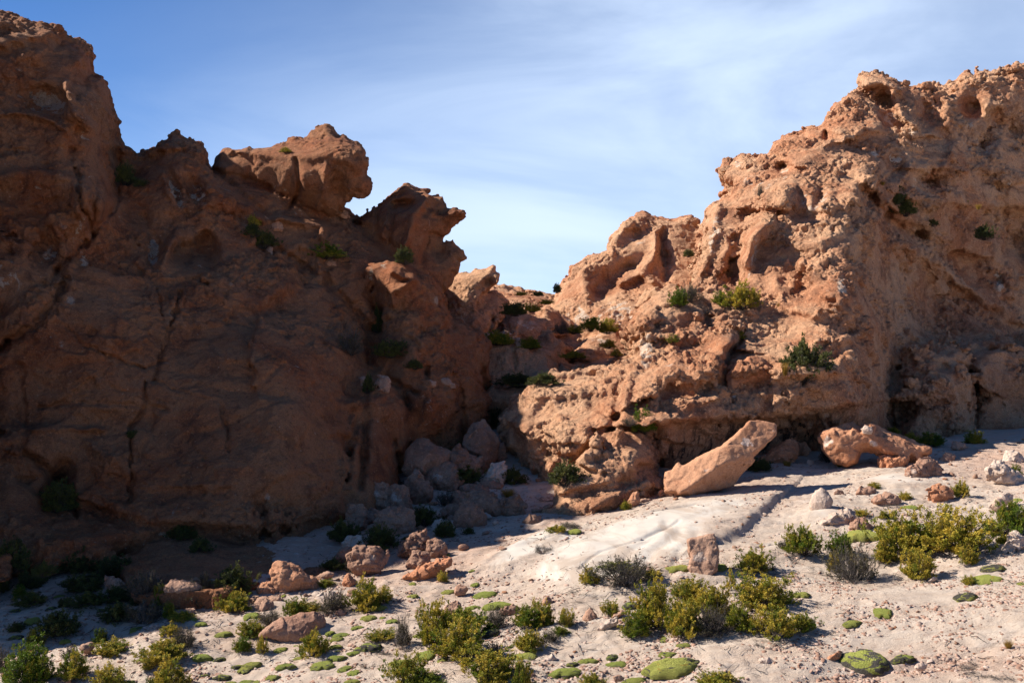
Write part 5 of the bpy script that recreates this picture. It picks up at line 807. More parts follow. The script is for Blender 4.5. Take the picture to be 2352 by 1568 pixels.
SH = '''
s1|240|1565|400|300|green|large bright green shrub in the bottom left corner
s1|645|1545|235|240|mix|open shrub with yellow tips just right of the corner shrub
s1|605|1322|110|95|grey|small dry grey shrub on the shadow line at far left
s1|862|1200|112|92|green|small glowing green shrub standing alone on the shadow line
s1|950|1325|250|140|gold|yellow topped shrub with dark twigs spread to its left
s1|310|1215|150|105|green|half lit green shrub at the shadow edge above the corner shrub
s1|505|1150|300|195|olive|broad dark shrub in shade left of the small glowing shrub
s1|1240|1085|290|220|grey|tall brown grey shrub rising from shade into sun at lower left
s1|1450|1035|110|150|green|yellow green shrub against the right side of the tall brown grey shrub
s1|1545|1075|190|130|gold|golden shrub in front of the half lit brown stone
s1|1455|1190|140|135|gold|orange tinged small shrub between two dry shrubs
s1|1590|1290|190|210|grey|bare dark shrub beside the orange tinged small shrub
s1|1400|1400|340|210|gold|big golden orange shrub in the lower left sun
s1|1300|1450|130|130|gold|small yellow shrub at the foot of the big golden orange one
s1|1460|1560|270|165|mix|dark stemmed shrub with yellow right side near the bottom edge
s1|930|1575|270|140|mix|brown green shrub cut by the bottom edge left of the dark stemmed one
s1|20|1430|120|180|grey|reddish brown dry shrub at the left edge
s1|40|1530|80|70|tuft|orange grass tuft at the left edge beside the corner shrub
s1|1295|1575|90|50|green|tiny yellow green sprig at the bottom edge, lower left
s1|2020|975|230|200|gold|bright golden shrub in the first sun beside the pyramid shaped boulder
s1|1160|905|100|60|olive|low dark shrub just inside the shade behind the tall brown grey shrub
s1|100|600|280|230|olive|dark round shrub at the left edge below the wall foot
s1|270|745|210|150|olive|dark shrub in shade below the round one at the left edge
s1|380|640|160|110|olive|dark shrub tucked at the foot of the low ledge rocks
s1|690|640|290|200|olive|largest dark shrub of the shaded thicket, left end
s1|730|780|310|150|olive|dark shrub at the front left of the shaded thicket
s1|980|660|280|170|olive|dark shrub in the centre of the shaded thicket
s1|1250|800|260|200|grey|dark dry shrub at the right end of the shaded thicket
s1|1000|870|260|130|olive|dark shrub at the front right of the shaded thicket
s1|740|930|250|140|olive|dark shrub on open ground below the shaded thicket
s1|260|925|220|140|olive|dark dome shrub on open shaded ground near the left edge
s1|550|915|100|80|olive|small dark shrub between two dark dome shrubs
s1|30|770|90|120|olive|dark shrub cut by the left edge in shade
s1|170|820|110|80|green|dim green small shrub near the left edge in shade
s1|140|1130|130|90|olive|small dark green shrub in shade above the bottom left corner
s1|1010|1060|230|180|olive|dark shrub just left of the tall brown grey shrub
s1|1670|885|220|200|grey|dark dry shrub in front of the low smooth dim boulder
s1|1760|750|120|140|grey|thin dark shrub behind the low smooth dim boulder
s1|2000|775|290|200|olive|wide dark green shrub in shade above the bright golden shrub
s1|1570|325|210|120|olive|dark shrub on the ledge of the shaded wall foot
s1|1720|440|160|120|olive|smaller dark shrub just below the one on the wall foot ledge
s1|1360|840|90|90|green|dim green shrub at the lower right of the shaded thicket
r5|345|1338|190|150|olive|dark shrub filling the hollow at the base of the left wall
r5|750|925|60|40|olive|tiny shrub stuck on the great shaded wall
s2|385|1095|240|160|grey|dry grey shrub left of the long smooth pink boulder
s2|215|1170|200|140|gold|golden shrub at the tail of the long smooth pink boulder
s2|150|1285|150|110|green|bright green shrub below the tail of the long pink boulder
s2|320|1295|90|125|gold|narrow orange green shrub in front of the long pink boulder
s2|600|1010|180|180|mix|shrub between the big red boulder and the long pink boulder
s2|730|1000|180|110|gold|pale yellow shrub behind the head of the long pink boulder
s2|920|1010|270|230|grey|twiggy dry shrub with golden tufts over the whitish pink boulder
s2|1190|975|260|270|mix|tall green and yellow shrub right of the whitish pink boulder
s2|1350|910|160|170|gold|yellow shrub joined to the right of the tall green and yellow one
s2|770|1335|220|220|gold|round orange green shrub in front of the long pink boulder head
s2|1350|1215|220|105|gold|low yellow shrub left of a bare grey one, centre left
s2|1530|1240|150|240|grey|upright bare grey shrub beside the low yellow shrub
s2|1450|1320|320|90|twig|spread of black dead twigs under the upright bare grey shrub
s2|1225|1435|130|90|twig|small heap of black dead twigs on pale sand
s2|1570|1560|290|230|gold|fluffy golden shrub at the bottom edge below an oval cushion
s2|875|755|115|85|green|small green shrub touching the right tip of the big red boulder
s2|1330|430|250|210|olive|dark shrub among the shaded boulders left of the pile
s2|1010|375|220|200|olive|dark shrub against the wall foot left of the pile
s2|930|590|180|90|olive|dark shrub beside the white patched boulder in shade
s2|1080|600|110|110|grey|dry dark shrub in front of the white patched boulder
s2|1680|1565|100|60|green|small green shrub at the bottom edge next to the fluffy golden one
s3|300|1235|270|330|mix|tall dark shrub behind the biggest golden shrub of the centre
s3|600|1170|290|240|green|green shrub behind the biggest golden shrub, its right side
s3|505|1370|370|340|gold|biggest golden shrub in the bottom centre
s3|820|1085|170|190|grey|bare grey shrub right of the green shrub in the bottom centre
s3|1110|1100|250|190|green|green and orange shrub in the middle of the open sand
s3|1180|960|110|130|sprig|lone tall sprig sticking out above the green and orange shrub
s3|1245|1080|150|180|mix|brownish shrub right side of the green and orange one
s3|1425|1090|130|150|mix|small open shrub with yellow tops casting a shadow right
s3|1385|1170|110|95|green|small round green shrub below the small open one
s3|1110|1300|200|200|gold|yellow green shrub standing above a smooth oval cushion
s3|1280|1230|150|130|grey|reddish brown dry shrub right of the yellow green one
s3|810|1365|120|160|grey|rust coloured dry shrub above the bottom edge shrub group
s3|750|1570|400|270|gold|large golden shrub group at the bottom edge, centre
s3|775|1395|180|95|green|bright green shrub behind the large golden group at the bottom edge
s3|1040|1565|160|180|mix|dark stemmed shrub right of the golden group at the bottom edge
s3|1090|1500|90|60|sprig|short sprig beside the dark stemmed shrub at the bottom edge
s3|1640|785|160|200|mix|upright dark brown shrub at the lower edge of the white rock
s3|1545|850|170|110|twig|grey dead twigs left of the upright dark brown shrub
s3|360|707|90|90|gold|tiny bright green upright plant near the long tan slab
s3|1350|385|150|180|gold|bright yellow shrub on top of the white rock folds
s3|1450|310|150|110|grey|grey shrub behind the bright yellow one on the white rock
s3|1225|530|140|240|twig|bare grey twigs hanging down the white rock folds
s3|1650|1600|190|125|gold|yellow shrub cut by the bottom edge right of centre
s3|240|1580|260|100|green|green gold shrub at the bottom edge left of the golden group
s3|200|245|220|190|olive|dark round shrub in the middle of the shaded pile
s3|390|335|170|150|olive|dark shrub below the tan pyramid boulder of the pile
s3|590|305|90|60|olive|small dark shrub at the right foot of the tan pyramid boulder
s3|60|380|100|60|olive|small dark shrub under the slanting ridged slab
s4|90|995|150|125|gold|pale golden shrub beside the reddish flat stone
s4|240|815|460|340|grey|large grey twiggy shrub in front of the white rock
s4|170|700|240|180|green|green crown growing in the left of the large grey twiggy shrub
s4|450|750|140|140|gold|golden patch of shrub at the right end of the large grey twiggy one
s4|480|1110|330|380|mix|dark brown shrub at the back left of the biggest shrub group
s4|300|1185|240|210|green|rounded green shrub at the left end of the biggest group
s4|770|880|260|200|gold|yellow topped shrub at the back of the biggest group, below the upright slab
s4|720|1200|290|340|mix|mixed green and brown shrub in the middle front of the biggest group
s4|970|1220|320|300|grey|dark twiggy shrub at the front of the biggest group
s4|960|1000|300|260|mix|yellow green shrub in the centre back of the biggest group
s4|1195|1170|220|270|green|dense vivid green shrub at the right front of the biggest group
s4|1410|960|410|310|gold|large green and orange shrub at the right end of the biggest group
s4|1500|1240|320|320|gold|pale yellow shrub in front of the large green and orange one
s4|1420|1290|200|110|twig|black dead twigs below the pale yellow shrub
s4|1750|1150|190|190|mix|dark shrub with yellow tips right of the pale yellow shrub
s4|1320|650|240|230|gold|shrub leaning left beside the hollowed white rock
s4|1430|620|150|150|twig|bare grey twigs right of the leaning shrub
s4|1125|795|120|210|sprig|thin upright brown and yellow shrub right of the upright slab foot
s4|1740|520|270|300|mix|round yellow crowned shrub with black base at centre right
s4|1580|490|110|160|grey|bare little shrub left of the round yellow crowned one
s4|1655|690|130|85|twig|small dead black twig shrub on the open sand
s4|1010|1640|290|180|gold|golden green shrub cut by the bottom edge near the long cushion
s5|460|690|350|330|grey|dark grey dry shrub left of the largest right hand group
s5|350|480|200|190|green|green shrub behind the dark grey dry one at right
s5|300|600|100|160|gold|yellow edge shrub on the left flank of the dark grey dry one
s5|840|480|380|370|mix|tall shrub with orange crown in the middle of the right hand group
s5|750|520|200|190|mix|brown green shrub at the foot of the tall orange crowned one
s5|1330|500|500|410|gold|widest golden green shrub of the right hand group
s5|1130|450|240|250|green|grey green shrub at the left flank of the widest one
s5|1010|665|250|240|gold|pale yellow shrub at the front of the widest one
s5|1440|550|140|150|gold|small pale yellow shrub at the right front of the widest one
s5|1640|310|140|140|mix|small dark green shrub in the shadow right of the widest one
s5|1810|320|260|300|green|green and yellow shrub behind the grooved pink stone
s5|1740|400|90|120|gold|thin yellow shrub left of the grooved pink stone
s5|530|175|115|105|gold|small yellow shrub behind the flat pinkish slab
s5|730|180|110|90|mix|small brown shrub above the tall orange crowned one
s5|1450|710|110|75|gold|tiny golden shrub left of the spreading right cushion
s5|1790|1280|90|65|tuft|small dry grass clump on the smooth rock at lower right
s5|1600|1500|400|110|twig|flat litter of grey dead twigs at lower right
s5|1400|1570|150|60|twig|second litter of dead twigs cut by the bottom edge at lower right
s5|820|90|150|90|twig|black twigs beside the tan boulder
r8|190|345|235|230|olive|large dark olive ball shaped shrub on the middle ledge of the right cliff
r8|68|310|60|80|tuft|orange tuft left of the ball shaped shrub on the ledge
r8|95|328|40|30|tuft|little golden tuft under the ball shaped shrub
r8|410|485|50|26|tuft|lone golden tuft on the ledge right of the streaked wall
r8|410|885|75|60|tuft|orange grass tuft below the left end of the arched boulder
r8|75|893|45|48|tuft|small orange tuft left of the arched boulder, in its neighbour's shade
r8|335|850|85|95|grey|grey shrub at the left end of the arched boulder
r8|1252|752|115|80|green|bright green shrub under the round buttress, right one
r8|985|768|150|85|green|green shrub behind the arched boulder's right end
r8|862|745|80|75|gold|yellow shrub behind the arched boulder, left of the green one
r8|555|655|80|40|green|green shrub showing above the crest of the arched boulder
r8|745|680|80|40|mix|low shrub behind the crest of the arched boulder
r8|870|858|60|40|green|tiny green shrub between the arched boulder and the pinkish boulder
r8|1175|1085|90|115|gold|upright yellow shrub right of the rounded pitted boulder
r8|820|1105|75|65|gold|small yellow shrub on top of the tan boulder with twigs
r8|630|1058|65|45|mix|small shrub behind the rough pink stone
r8|1515|925|70|45|green|green shrub at the foot of the smooth wedge
r7|1305|618|160|95|olive|round grey olive shrub under the leaning slab's raised end
r7|1490|585|60|50|tuft|small brown grass tuft right of the grey olive shrub
r7|585|358|140|130|green|bright round shrub perched on top of the honeycomb buttress
r7|495|312|90|55|grey|grey shrub left of the bright round one on the buttress
r7|475|842|60|55|mix|tiny shrub beside the small pointed red stone
r7|100|680|190|130|olive|dark shrub under the shaded lobe foot
r7|700|728|30|24|green|tiny green plant below the leaning slab's lower end
r3|1018|892|110|85|green|bright green ball shrub on the shoulder of the right cliff
r3|1080|862|110|105|grey|grey olive shrub behind the bright green ball shrub
r3|1370|905|190|130|gold|big yellow green shrub on the shoulder below the pillars
r3|1250|872|80|55|green|small green shrub left of the big yellow green one on the shoulder
r3|1382|1078|60|45|gold|small golden shrub on the right cliff slope
r3|518|1030|105|75|green|green shrub on the valley bench, nearest the pale cave wall
r3|615|1042|100|70|mix|grey green shrub right of the green shrub on the valley bench
r3|350|1042|90|60|grey|grey shrub left on the valley bench
r3|420|1045|90|40|gold|low golden shrub between two on the valley bench
r3|170|1132|120|55|green|green shrub at the foot of the rounded valley mound
r3|20|1110|90|55|mix|grey green shrub left of the rounded valley mound foot
r3|620|1128|75|50|gold|shrub above the shaded valley ledge
r3|665|1175|60|40|mix|small shrub near the right end of the valley ledge
r3|420|1188|120|42|gold|low yellow shrub on the lip of the dark valley ledge
r3|90|940|130|70|olive|dark shrub on top of the valley mound
r3|180|920|80|42|gold|yellow green shrub on top of the valley mound
r3|325|810|45|46|olive|dark shrub on the skyline at the foot of the far butte
r3|215|828|60|24|olive|low shrub on the skyline, left of the dark one
r3|120|826|60|22|gold|low golden shrub on the skyline further left
r3|265|876|70|26|gold|golden shrub just under the skyline
r3|978|1098|80|48|mix|small grey green shrub on the white face slope
r3|1075|605|60|38|olive|shrub in the notch between butte and right cliff
r3|1488|262|40|62|grey|thin grey shrub high on the left rim of the right cliff
r3|100|1345|200|70|olive|long dark shrub in the shaded valley floor
r3|250|1338|160|66|olive|dark shrub at the right of the shaded valley floor
r4|800|905|140|130|olive|dark shrub in the gully high on the right cliff
r4|885|945|110|80|olive|second dark shrub lower in the same high gully
r4|1220|893|55|44|gold|bright yellow shrub on the high bench of the right cliff
r4|1302|905|40|30|tuft|golden tuft right of the bright yellow shrub on the high bench
r4|1335|1075|95|75|olive|dark shrub on the rib below the high bench
r4|1040|1002|60|36|olive|small dark shrub on the shaded upper face
r4|178|918|55|55|grey|dry grey shrub below the hollow pillars
r4|168|1470|42|34|tuft|orange tuft on the sunny slope of the right cliff
r4|755|770|40|22|tuft|tiny orange tuft beside the dark gully shrub
r1|712|1055|95|115|olive|dark shrub in the notch right of the left tower
r1|800|1072|70|50|olive|smaller dark shrub in the same notch
r2|198|302|64|30|mix|small shrub on the flat top of the beaked head rock
r2|22|722|60|64|gold|sunlit golden shrub high on the left ridge
r2|15|780|80|70|olive|dark shrub under the sunlit golden one on the ridge
r2|80|842|130|85|olive|dark shrub lower on the left ridge among pale stones
r2|425|905|190|75|mix|yellow and grey shrub on the left ridge below the head rock
r2|880|932|100|85|olive|dark shrub at the foot of the hooked spire
r2|725|1335|60|140|olive|tall dark shrub in the cleft below the spire
r2|570|1445|150|130|grey|dark twiggy shrub on the shoulder of the great wall
r2|800|1462|180|85|olive|dark shrub in the gully under the spire slope
r2|940|1530|80|50|olive|dark shrub lower in the gully
r2|1400|1392|120|66|green|green shrub left on the valley slope near the spire foot
r2|1500|1222|110|55|olive|dark shrub left on the mound top beside the finger rock
r6|1150|780|115|75|tuft|brown gold grass tuft among shaded boulders
r6|900|762|90|45|tuft|short dull grass tuft beside the flat dark slab stone
r6|1175|695|150|110|olive|dark shrub at the gully mouth in shade
r6|885|705|170|140|olive|dark green shrub below the peaked brown boulder
r6|760|830|120|110|grey|dark grey shrub in the middle of the shaded pile
r6|790|500|150|100|olive|dark shrub behind the peaked brown boulder
r6|460|705|120|50|grey|thin dark shrub at the foot of the shaded pillar
r6|1070|330|60|130|olive|dark shrub in the black cleft of the gully
r6|270|110|60|110|olive|dark shrub in the gully beside the small pale block
r6|1400|790|120|60|twig|bare twigs at the foot of the honeycomb buttress
'''
for ln in SH.strip().splitlines():
    a = ln.split('|'); bush(a[0], *[float(t) for t in a[1:5]], a[5], a[6])
log('bushes', len(BUSHES))
# ------------------------------------------------------------------ cushion plants
def cushion_mat(name, dead):
    m = bpy.data.materials.new(name); m.use_nodes = True; nt = m.node_tree; b = nt.nodes['Principled BSDF']; b.inputs['Roughness'].default_value = .85; b.inputs['Specular IOR Level'].default_value = .1
    t = NN(nt, 'ShaderNodeTexCoord'); oi = NN(nt, 'ShaderNodeObjectInfo'); va = NN(nt, 'ShaderNodeVectorMath', operation='ADD'); LK(nt, t.outputs['Object'], va.inputs[0]); LK(nt, oi.outputs['Location'], va.inputs[1]); v = va.outputs[0]
    n = tnoise(nt, v, 3.2, 6, .6, .5); f = tnoise(nt, v, 26, 4, .7)
    g = mixc(nt, oi.outputs['Random'], (.37, .40, .09), (.47, .43, .11)); c = mixc(nt, ramp(nt, f, .35, .7), mixc(nt, .5, g, (.17, .22, .035)), g)
    c = mixc(nt, ramp(nt, n, .60, .72, 0, .75), c, (.40, .24, .04)); k = ramp(nt, n, .47-dead*.10+.0, .40-dead*.10, 0, 1) if False else ramp(nt, tnoise(nt, v, 2.4, 7, .65, .8), .44+.1*(dead-.5), .40+.1*(dead-.5), 0, 1 if dead > .2 else .0) if dead > .2 else ramp(nt, tnoise(nt, v, 2.9, 7, .7, .8), .385, .35, 0, .9)
    c = mixc(nt, k, c, mixc(nt, f, (.05, .042, .035), (.17, .15, .12))); LK(nt, c, b.inputs['Base Color'])
    vo = NN(nt, 'ShaderNodeTexVoronoi', i_Scale=38.0); LK(nt, v, vo.inputs['Vector']); bp = NN(nt, 'ShaderNodeBump'); bp.inputs['Distance'].default_value = .02; bp.invert = True
    LK(nt, vo.outputs['Distance'], bp.inputs['Height']); LK(nt, bp.outputs[0], b.inputs['Normal']); return m
M_CUSH = [cushion_mat('cushion_moss', 0.0), cushion_mat('patchy_cushion_moss', .55), cushion_mat('half_dead_cushion_moss', 1.5)]
def cushion_proto(lump, seed):
    n = 54; r = np.linspace(0, 1, n//2)[None]**.85; a = np.linspace(0, 2*np.pi, n, endpoint=False)[:, None]; sd = seed*13.
    q = np.stack([np.cos(a)+0*r, np.sin(a)+0*r, 0*r+sd+0*a], -1).reshape(-1, 3); ed = 1+.22*noise(q, 1.2, 1)+.13*noise(q, .5, 2)+.05*noise(q, .2, 2)
    R_ = (r+0*a).ravel(); x = R_*ed*np.tile(np.cos(a), (1, n//2)).ravel()*.5; y = R_*ed*np.tile(np.sin(a), (1, n//2)).ravel()*.5; z = np.sqrt(np.clip(1-R_**2.4, 0, 1))
    p = np.stack([x, y, z*.2+sd], 1); z = z*(1+.12*noise(p, .5, 3)); P = np.stack([x, y, z], 1)
    k = (np.clip(wor(WV1, p, .30 if lump > .5 else .2, 4), 0, 1)*-1+.35)*lump*.5+noise(p, .09, 6)*.035; P[:, 2] += k*np.sqrt(np.clip(1.02-R_, 0, 1)); P[:, 2] -= .12
    m = n//2; I = np.arange(n)[:, None]*m+np.arange(m-1)[None]; J = (np.arange(n)[:, None]+1) % n*m+np.arange(m-1)[None]
    return P, np.stack([I, I+1, J+1, J], -1).reshape(-1, 4)
CP = []
for i in range(7):
    P, Q = cushion_proto([.1, .15, .2, .5, .7, .9, 1.][i], i)
    for k in range(3):
        me = mesh_np('cushion_plant', P, Q); me.materials.append(M_CUSH[k]); CP.append((i, k, me))
NC_ = [0]
def cushion(reg, x, y, w, h, kind, label, ang=0):
    s = REG[reg][2]; u, v = px(reg, [(x, y)])[0]; wp, hp = w*s, h*s; va = v+hp*.42
    D0 = float(ray_ground(u, min(va, 1600))[0]); zc = float(H0(D0*0+(u-CU)/FPX*D0, D0)); W_ = wp*D0/FPX
    slope = -zc/D0; thick = min(W_*.20, .16); Ln = max(hp*D0/FPX-thick*.8, .25*W_)/(slope+.12); Ln = min(max(Ln, W_*.55), W_*2.2)
    yc = D0+Ln*.5; xw = (u-CU)/FPX*yc; d = .3; zx = (H0(xw+d, yc)-H0(xw-d, yc))/(2*d); zy = (H0(xw, yc+d)-H0(xw, yc-d))/(2*d)
    N_ = Vector((-zx, -zy, 1)).normalized(); rr = prn.Random if False else prn
    lk = {'s': (0, 1, 2), 'l': (3, 4, 5, 6), 'p': (1, 2, 3), 'd': (4, 5, 6)}[kind]; mk = {'s': 0, 'l': 0, 'p': 1, 'd': 2}[kind]
    me = rr.choice([m for i, k, m in CP if i in lk and k == mk]); zz = float(H(np.array([xw]), np.array([yc]))[0])
    o = link('cushion_plant', me, None, label=label, cat='cushion plant'); q = Vector((0, 0, 1)).rotation_difference(N_)
    o.matrix_world = Matrix.Translation((xw, yc, zz)) @ q.to_matrix().to_4x4() @ Matrix.Rotation(math.radians(ang), 4, 'Z') @ Matrix.Diagonal((W_, Ln, thick*(1.3 if kind in 'ld' else 1), 1))
    if prn.random() < .5: o.scale.x *= -1; o.scale.y *= -1
    return o
CUS = '''
s2|475|1250|118|58|s|round green cushion in front of the long smooth pink boulder
s2|230|1010|130|78|s|domed green cushion left of the dry grey shrub
s2|25|1155|65|52|s|small green cushion left of the golden shrub by the pink boulder
s2|900|1148|80|44|s|small green cushion right of the pink boulder head
s2|1235|1040|150|62|l|knobbly green cushion made of round lumps in the left middle sand
s2|1352|1040|50|34|l|small knob cushion just right of the knobbly one
s2|1325|945|130|48|l|deep green lumpy cushion in the shadow of a shrub
s2|1140|1110|105|38|s|flat green cushion above the chain of mossy patches
s2|1435|1065|100|52|p|yellow green cushion left of the upright bare grey shrub
s2|1000|1155|150|46|p|long cushion at the top of the chain of mossy patches
s2|960|1190|115|44|p|middle cushion of the chain of mossy patches
s2|950|1238|110|50|p|orange edged cushion of the chain of mossy patches
s2|965|1278|52|30|s|tiny green cushion below the chain of mossy patches
s2|625|1320|92|56|p|oval cushion left of the round orange green shrub
s2|605|1222|34|20|s|tiny green dot cushion beside a brown stone
s2|525|1420|165|66|p|oval green cushion with dark rim near the bottom left
s2|230|1385|165|66|p|long mossy cushion with black lower edge at the lower left
s2|840|1405|190|105|p|broad flat yellow green cushion with brown patches
s2|960|1365|160|40|p|thin brown green cushion right above the broad flat one
s2|1030|1435|135|72|p|green cushion with a grey dead right side
s2|1110|1485|130|75|s|domed green cushion with a small pale stone beside it
s2|190|1518|140|64|p|yellowish cushion near the bottom edge, left
s2|50|1535|82|50|p|small patchy cushion left of the yellowish one
s2|272|1535|66|50|p|small yellow cushion right of the yellowish one
s2|410|1515|112|64|p|orange mottled cushion at the bottom edge
s2|1225|1270|240|105|d|long half dead black and green cushion left of the twig heap
s2|1100|1318|110|40|s|thin green cushion touching the half dead black one
s2|1605|708|70|50|s|bright green cushion below the left end of the tan slab
s2|1615|837|112|46|s|flat bright green cushion alone on sand, upper left middle
s2|1490|1395|170|95|s|big smooth green cushion behind the fluffy golden shrub
s2|1675|1330|90|70|s|smooth green cushion right of the upright bare grey shrub
s2|1090|1562|135|44|s|green cushion cut by the bottom edge, left of centre
s2|500|848|50|32|l|little green cushion under the big red boulder
s2|130|1378|62|32|s|small flat green cushion at the lower left
s2|90|1395|90|30|d|dark mossy crust beside the small flat cushion
s3|415|785|125|50|s|green cushion left of the round pink stone
s3|645|720|80|42|l|small dark green cushion alone above the widest ones
s3|735|800|205|76|s|wide green cushion in the middle of the sand
s3|840|893|240|98|s|widest round green cushion beside a pink rounded stone
s3|622|920|132|42|s|flat green cushion left below the widest round one
s3|722|995|78|36|s|small green cushion behind the green shrub
s3|785|1140|170|64|d|dark green cushion in the shadow of the green shrub
s3|815|1100|60|24|s|tiny green cushion above the shaded dark one
s3|225|1325|160|104|s|smooth domed cushion left of the biggest golden shrub
s3|362|1368|90|66|s|whitish green cushion at the foot of the biggest golden shrub
s3|1060|1350|205|112|s|smooth slanting oval cushion under the yellow green shrub
s3|1615|1365|170|60|p|flat ochre green cushion right of the pale triangular stone
s3|1480|1408|110|36|d|grey dead cushion crust left of the flat ochre green one
s3|1855|1385|165|86|s|bright green cushion with orange spot at lower centre right
s3|1410|1480|260|112|p|long yellow mottled cushion near the bottom centre
s3|1820|1330|110|56|d|dark half dead cushion above the bright green one
s3|620|630|62|28|l|small green cushion below the white rock folds
s3|1483|348|130|66|s|greyish green cushion on the white rock beside the yellow shrub
s3|140|1145|110|60|s|green cushion between two dry shrubs, left centre
s3|405|480|60|40|l|small dark cushion at the shadow edge beside the tan slab
s4|662|660|205|72|s|bright green cushion at the left foot of the upright slab
s4|1025|622|130|78|s|bright green cushion at the right foot of the upright slab
s4|1735|838|165|46|s|pale green flat cushion on bare sand, right of the biggest shrub group
s4|265|900|150|80|d|brown grey cushion behind the rounded green shrub
s4|545|1192|72|66|p|small cushion under the biggest shrub group, left front
s4|715|1258|112|58|p|yellow green cushion just under the biggest shrub group
s4|585|1330|150|68|p|ochre green cushion above the long mottled cushion
s4|610|1435|480|170|p|very long mottled green cushion near the bottom edge
s4|290|1535|220|80|p|green cushion joining the left tip of the very long one
s4|800|1400|120|70|d|black dead patch cushion at the right end of the very long one
s5|940|82|120|55|s|green cushion beside the black twigs at right
s5|520|320|330|75|s|pale green long cushion behind the dark grey dry shrub
s5|1010|325|130|50|s|yellow green cushion showing between two large shrubs
s5|1600|660|230|135|p|spreading green cushion with tongue shape at right
s5|1660|585|200|50|d|dark upper lobe of the spreading right cushion
s5|1912|690|70|90|s|green cushion cut by the right edge
s5|1425|845|205|98|d|half black half green knobbly cushion on the right sand
s5|450|1070|168|72|p|small oval yellow green cushion on the right sand
s5|720|985|150|110|l|three cornered knobbly cushion on the right sand
s5|540|1340|420|245|d|largest round cushion at lower right with grey dead centre
s5|885|1335|215|92|d|dark grey cushion with green lumps right of the largest round one
s1|1208|1370|66|62|s|small green cushion left of the small yellow shrub
s1|1730|1335|190|66|l|wrinkled green cushion at the left bottom sand
s1|1720|1095|112|44|s|green cushion just out of the shade at lower left
s1|1915|1165|150|66|s|oval bright green cushion in the left sand
s1|1655|1055|80|40|l|small green cushion at the shadow line right of the golden shrub
s1|1160|1115|95|72|p|orange green cushion at the shadow line under the tall grey shrub
s1|2125|1022|64|62|s|round green cushion below the bright golden shrub
s1|2035|1385|105|42|p|mossy cushion with dark edge near the lower left boulder
s1|1880|1335|110|44|d|grey green crust left of the mossy cushion
s1|1750|1475|95|32|d|dark crust cushion near the bottom left
s1|1900|1485|165|54|d|long dark and green cushion near the bottom left
s1|2095|1415|100|80|p|tilted yellow green cushion at the lower left
s1|1980|1530|110|44|p|yellow green cushion near the bottom edge at lower left
s1|2110|1520|90|56|p|small golden cushion above the bottom edge, left of the oval dark rimmed one
s1|1120|1528|115|36|p|flat cushion behind the dark stemmed shrub at lower left
s1|810|1238|62|24|s|small green cushion on the rough tan stone's right
s1|232|1247|44|28|s|tiny green cushion above the flat reddish stone
s1|1462|695|92|56|s|dim green cushion at the wall foot in shade
s1|1855|800|95|52|l|dim green cushion under the wide dark green shrub
s1|505|800|82|44|s|dim cushion on the shaded ground at left
s1|440|935|92|44|d|black cushion on the shaded ground at left
s1|120|955|100|40|d|black flat cushion near the left edge in shade
s1|275|1032|135|72|l|dark cushion beside the broad dark shrub
s1|1530|890|150|56|l|dim green cushion behind the tall brown grey shrub's crown
s1|1250|840|150|60|l|dim green cushion in the middle of the shaded ground
s1|870|930|90|44|d|black cushion between shaded shrubs
s1|560|1180|110|50|l|dim green cushion just above the shadow line
s1|130|1160|140|50|d|dark cushion near the left edge above the corner shrub
r8|850|1155|98|46|s|green cushion left of the rounded pitted boulder
r8|1530|1095|70|36|s|green cushion on the slope at the right edge
r8|905|855|40|24|s|tiny green cushion right of the arched boulder's end
r6|1060,930
'''
for ln in CUS.strip().splitlines():
    a = ln.split('|')
    if len(a) == 7: cushion(a[0], *[float(t) for t in a[1:5]], a[5], a[6]); NC_[0] += 1
log('cushions', NC_[0])
# ------------------------------------------------------------------ loose stones and gravel
def stone_raw(seed, flat=.5):
    r = np.random.default_rng(seed); n = 9; th = (np.arange(n)+.5)/n*math.pi; ph = np.arange(2*n)/(2*n)*2*math.pi
    T_, P_ = np.meshgrid(th, ph, indexing='ij'); d = np.stack([np.sin(T_)*np.cos(P_), np.sin(T_)*np.sin(P_), np.cos(T_)], -1).reshape(-1, 3)
    k = 11; nn = r.standard_normal((k, 3)); nn /= np.linalg.norm(nn, axis=1, keepdims=True); ds = r.uniform(.33, .52, k); dot = d@nn.T
    rad = np.where(dot > .05, ds/np.maximum(dot, .05), 9).min(1); rad = np.minimum(rad, .62); V = d*rad[:, None]*np.array([1, r.uniform(.6, .9), flat])
    m = 2*n; I = np.arange(n-1)[:, None]*m+np.arange(m)[None]; J = np.arange(n-1)[:, None]*m+(np.arange(m)[None]+1) % m
    Q = np.stack([I, I+m, J+m, J], -1).reshape(-1, 4); V = np.concatenate([V, [[0, 0, V[:m, 2].mean()], [0, 0, V[-m:, 2].mean()]]]); t = len(V)-2
    i = np.arange(0, m, 2); Q = np.concatenate([Q, np.stack([np.full(len(i), t), i, i+1, (i+2) % m], 1), np.stack([np.full(len(i), t+1), (n-1)*m+(i+2) % m, (n-1)*m+i+1, (n-1)*m+i], 1)]); return V, Q
SM = []
for i in range(8):
    V, Q = stone_raw(100+i, [.3, .4, .5, .65][i % 4]); me = mesh_np('stone', V, Q, smooth=False); me.materials.append([M_BOULD, M_BOULD, M_PALE, M_SLAB, M_BOULD, M_BOULD, M_SLAB, M_BOULD][i]); SM.append(me)
rs = np.random.default_rng(17)
def gnormal(x, y, d=.15): return Vector((-float(H0(x+d, y)-H0(x-d, y))/(2*d), -float(H0(x, y+d)-H0(x, y-d))/(2*d), 1)).normalized()
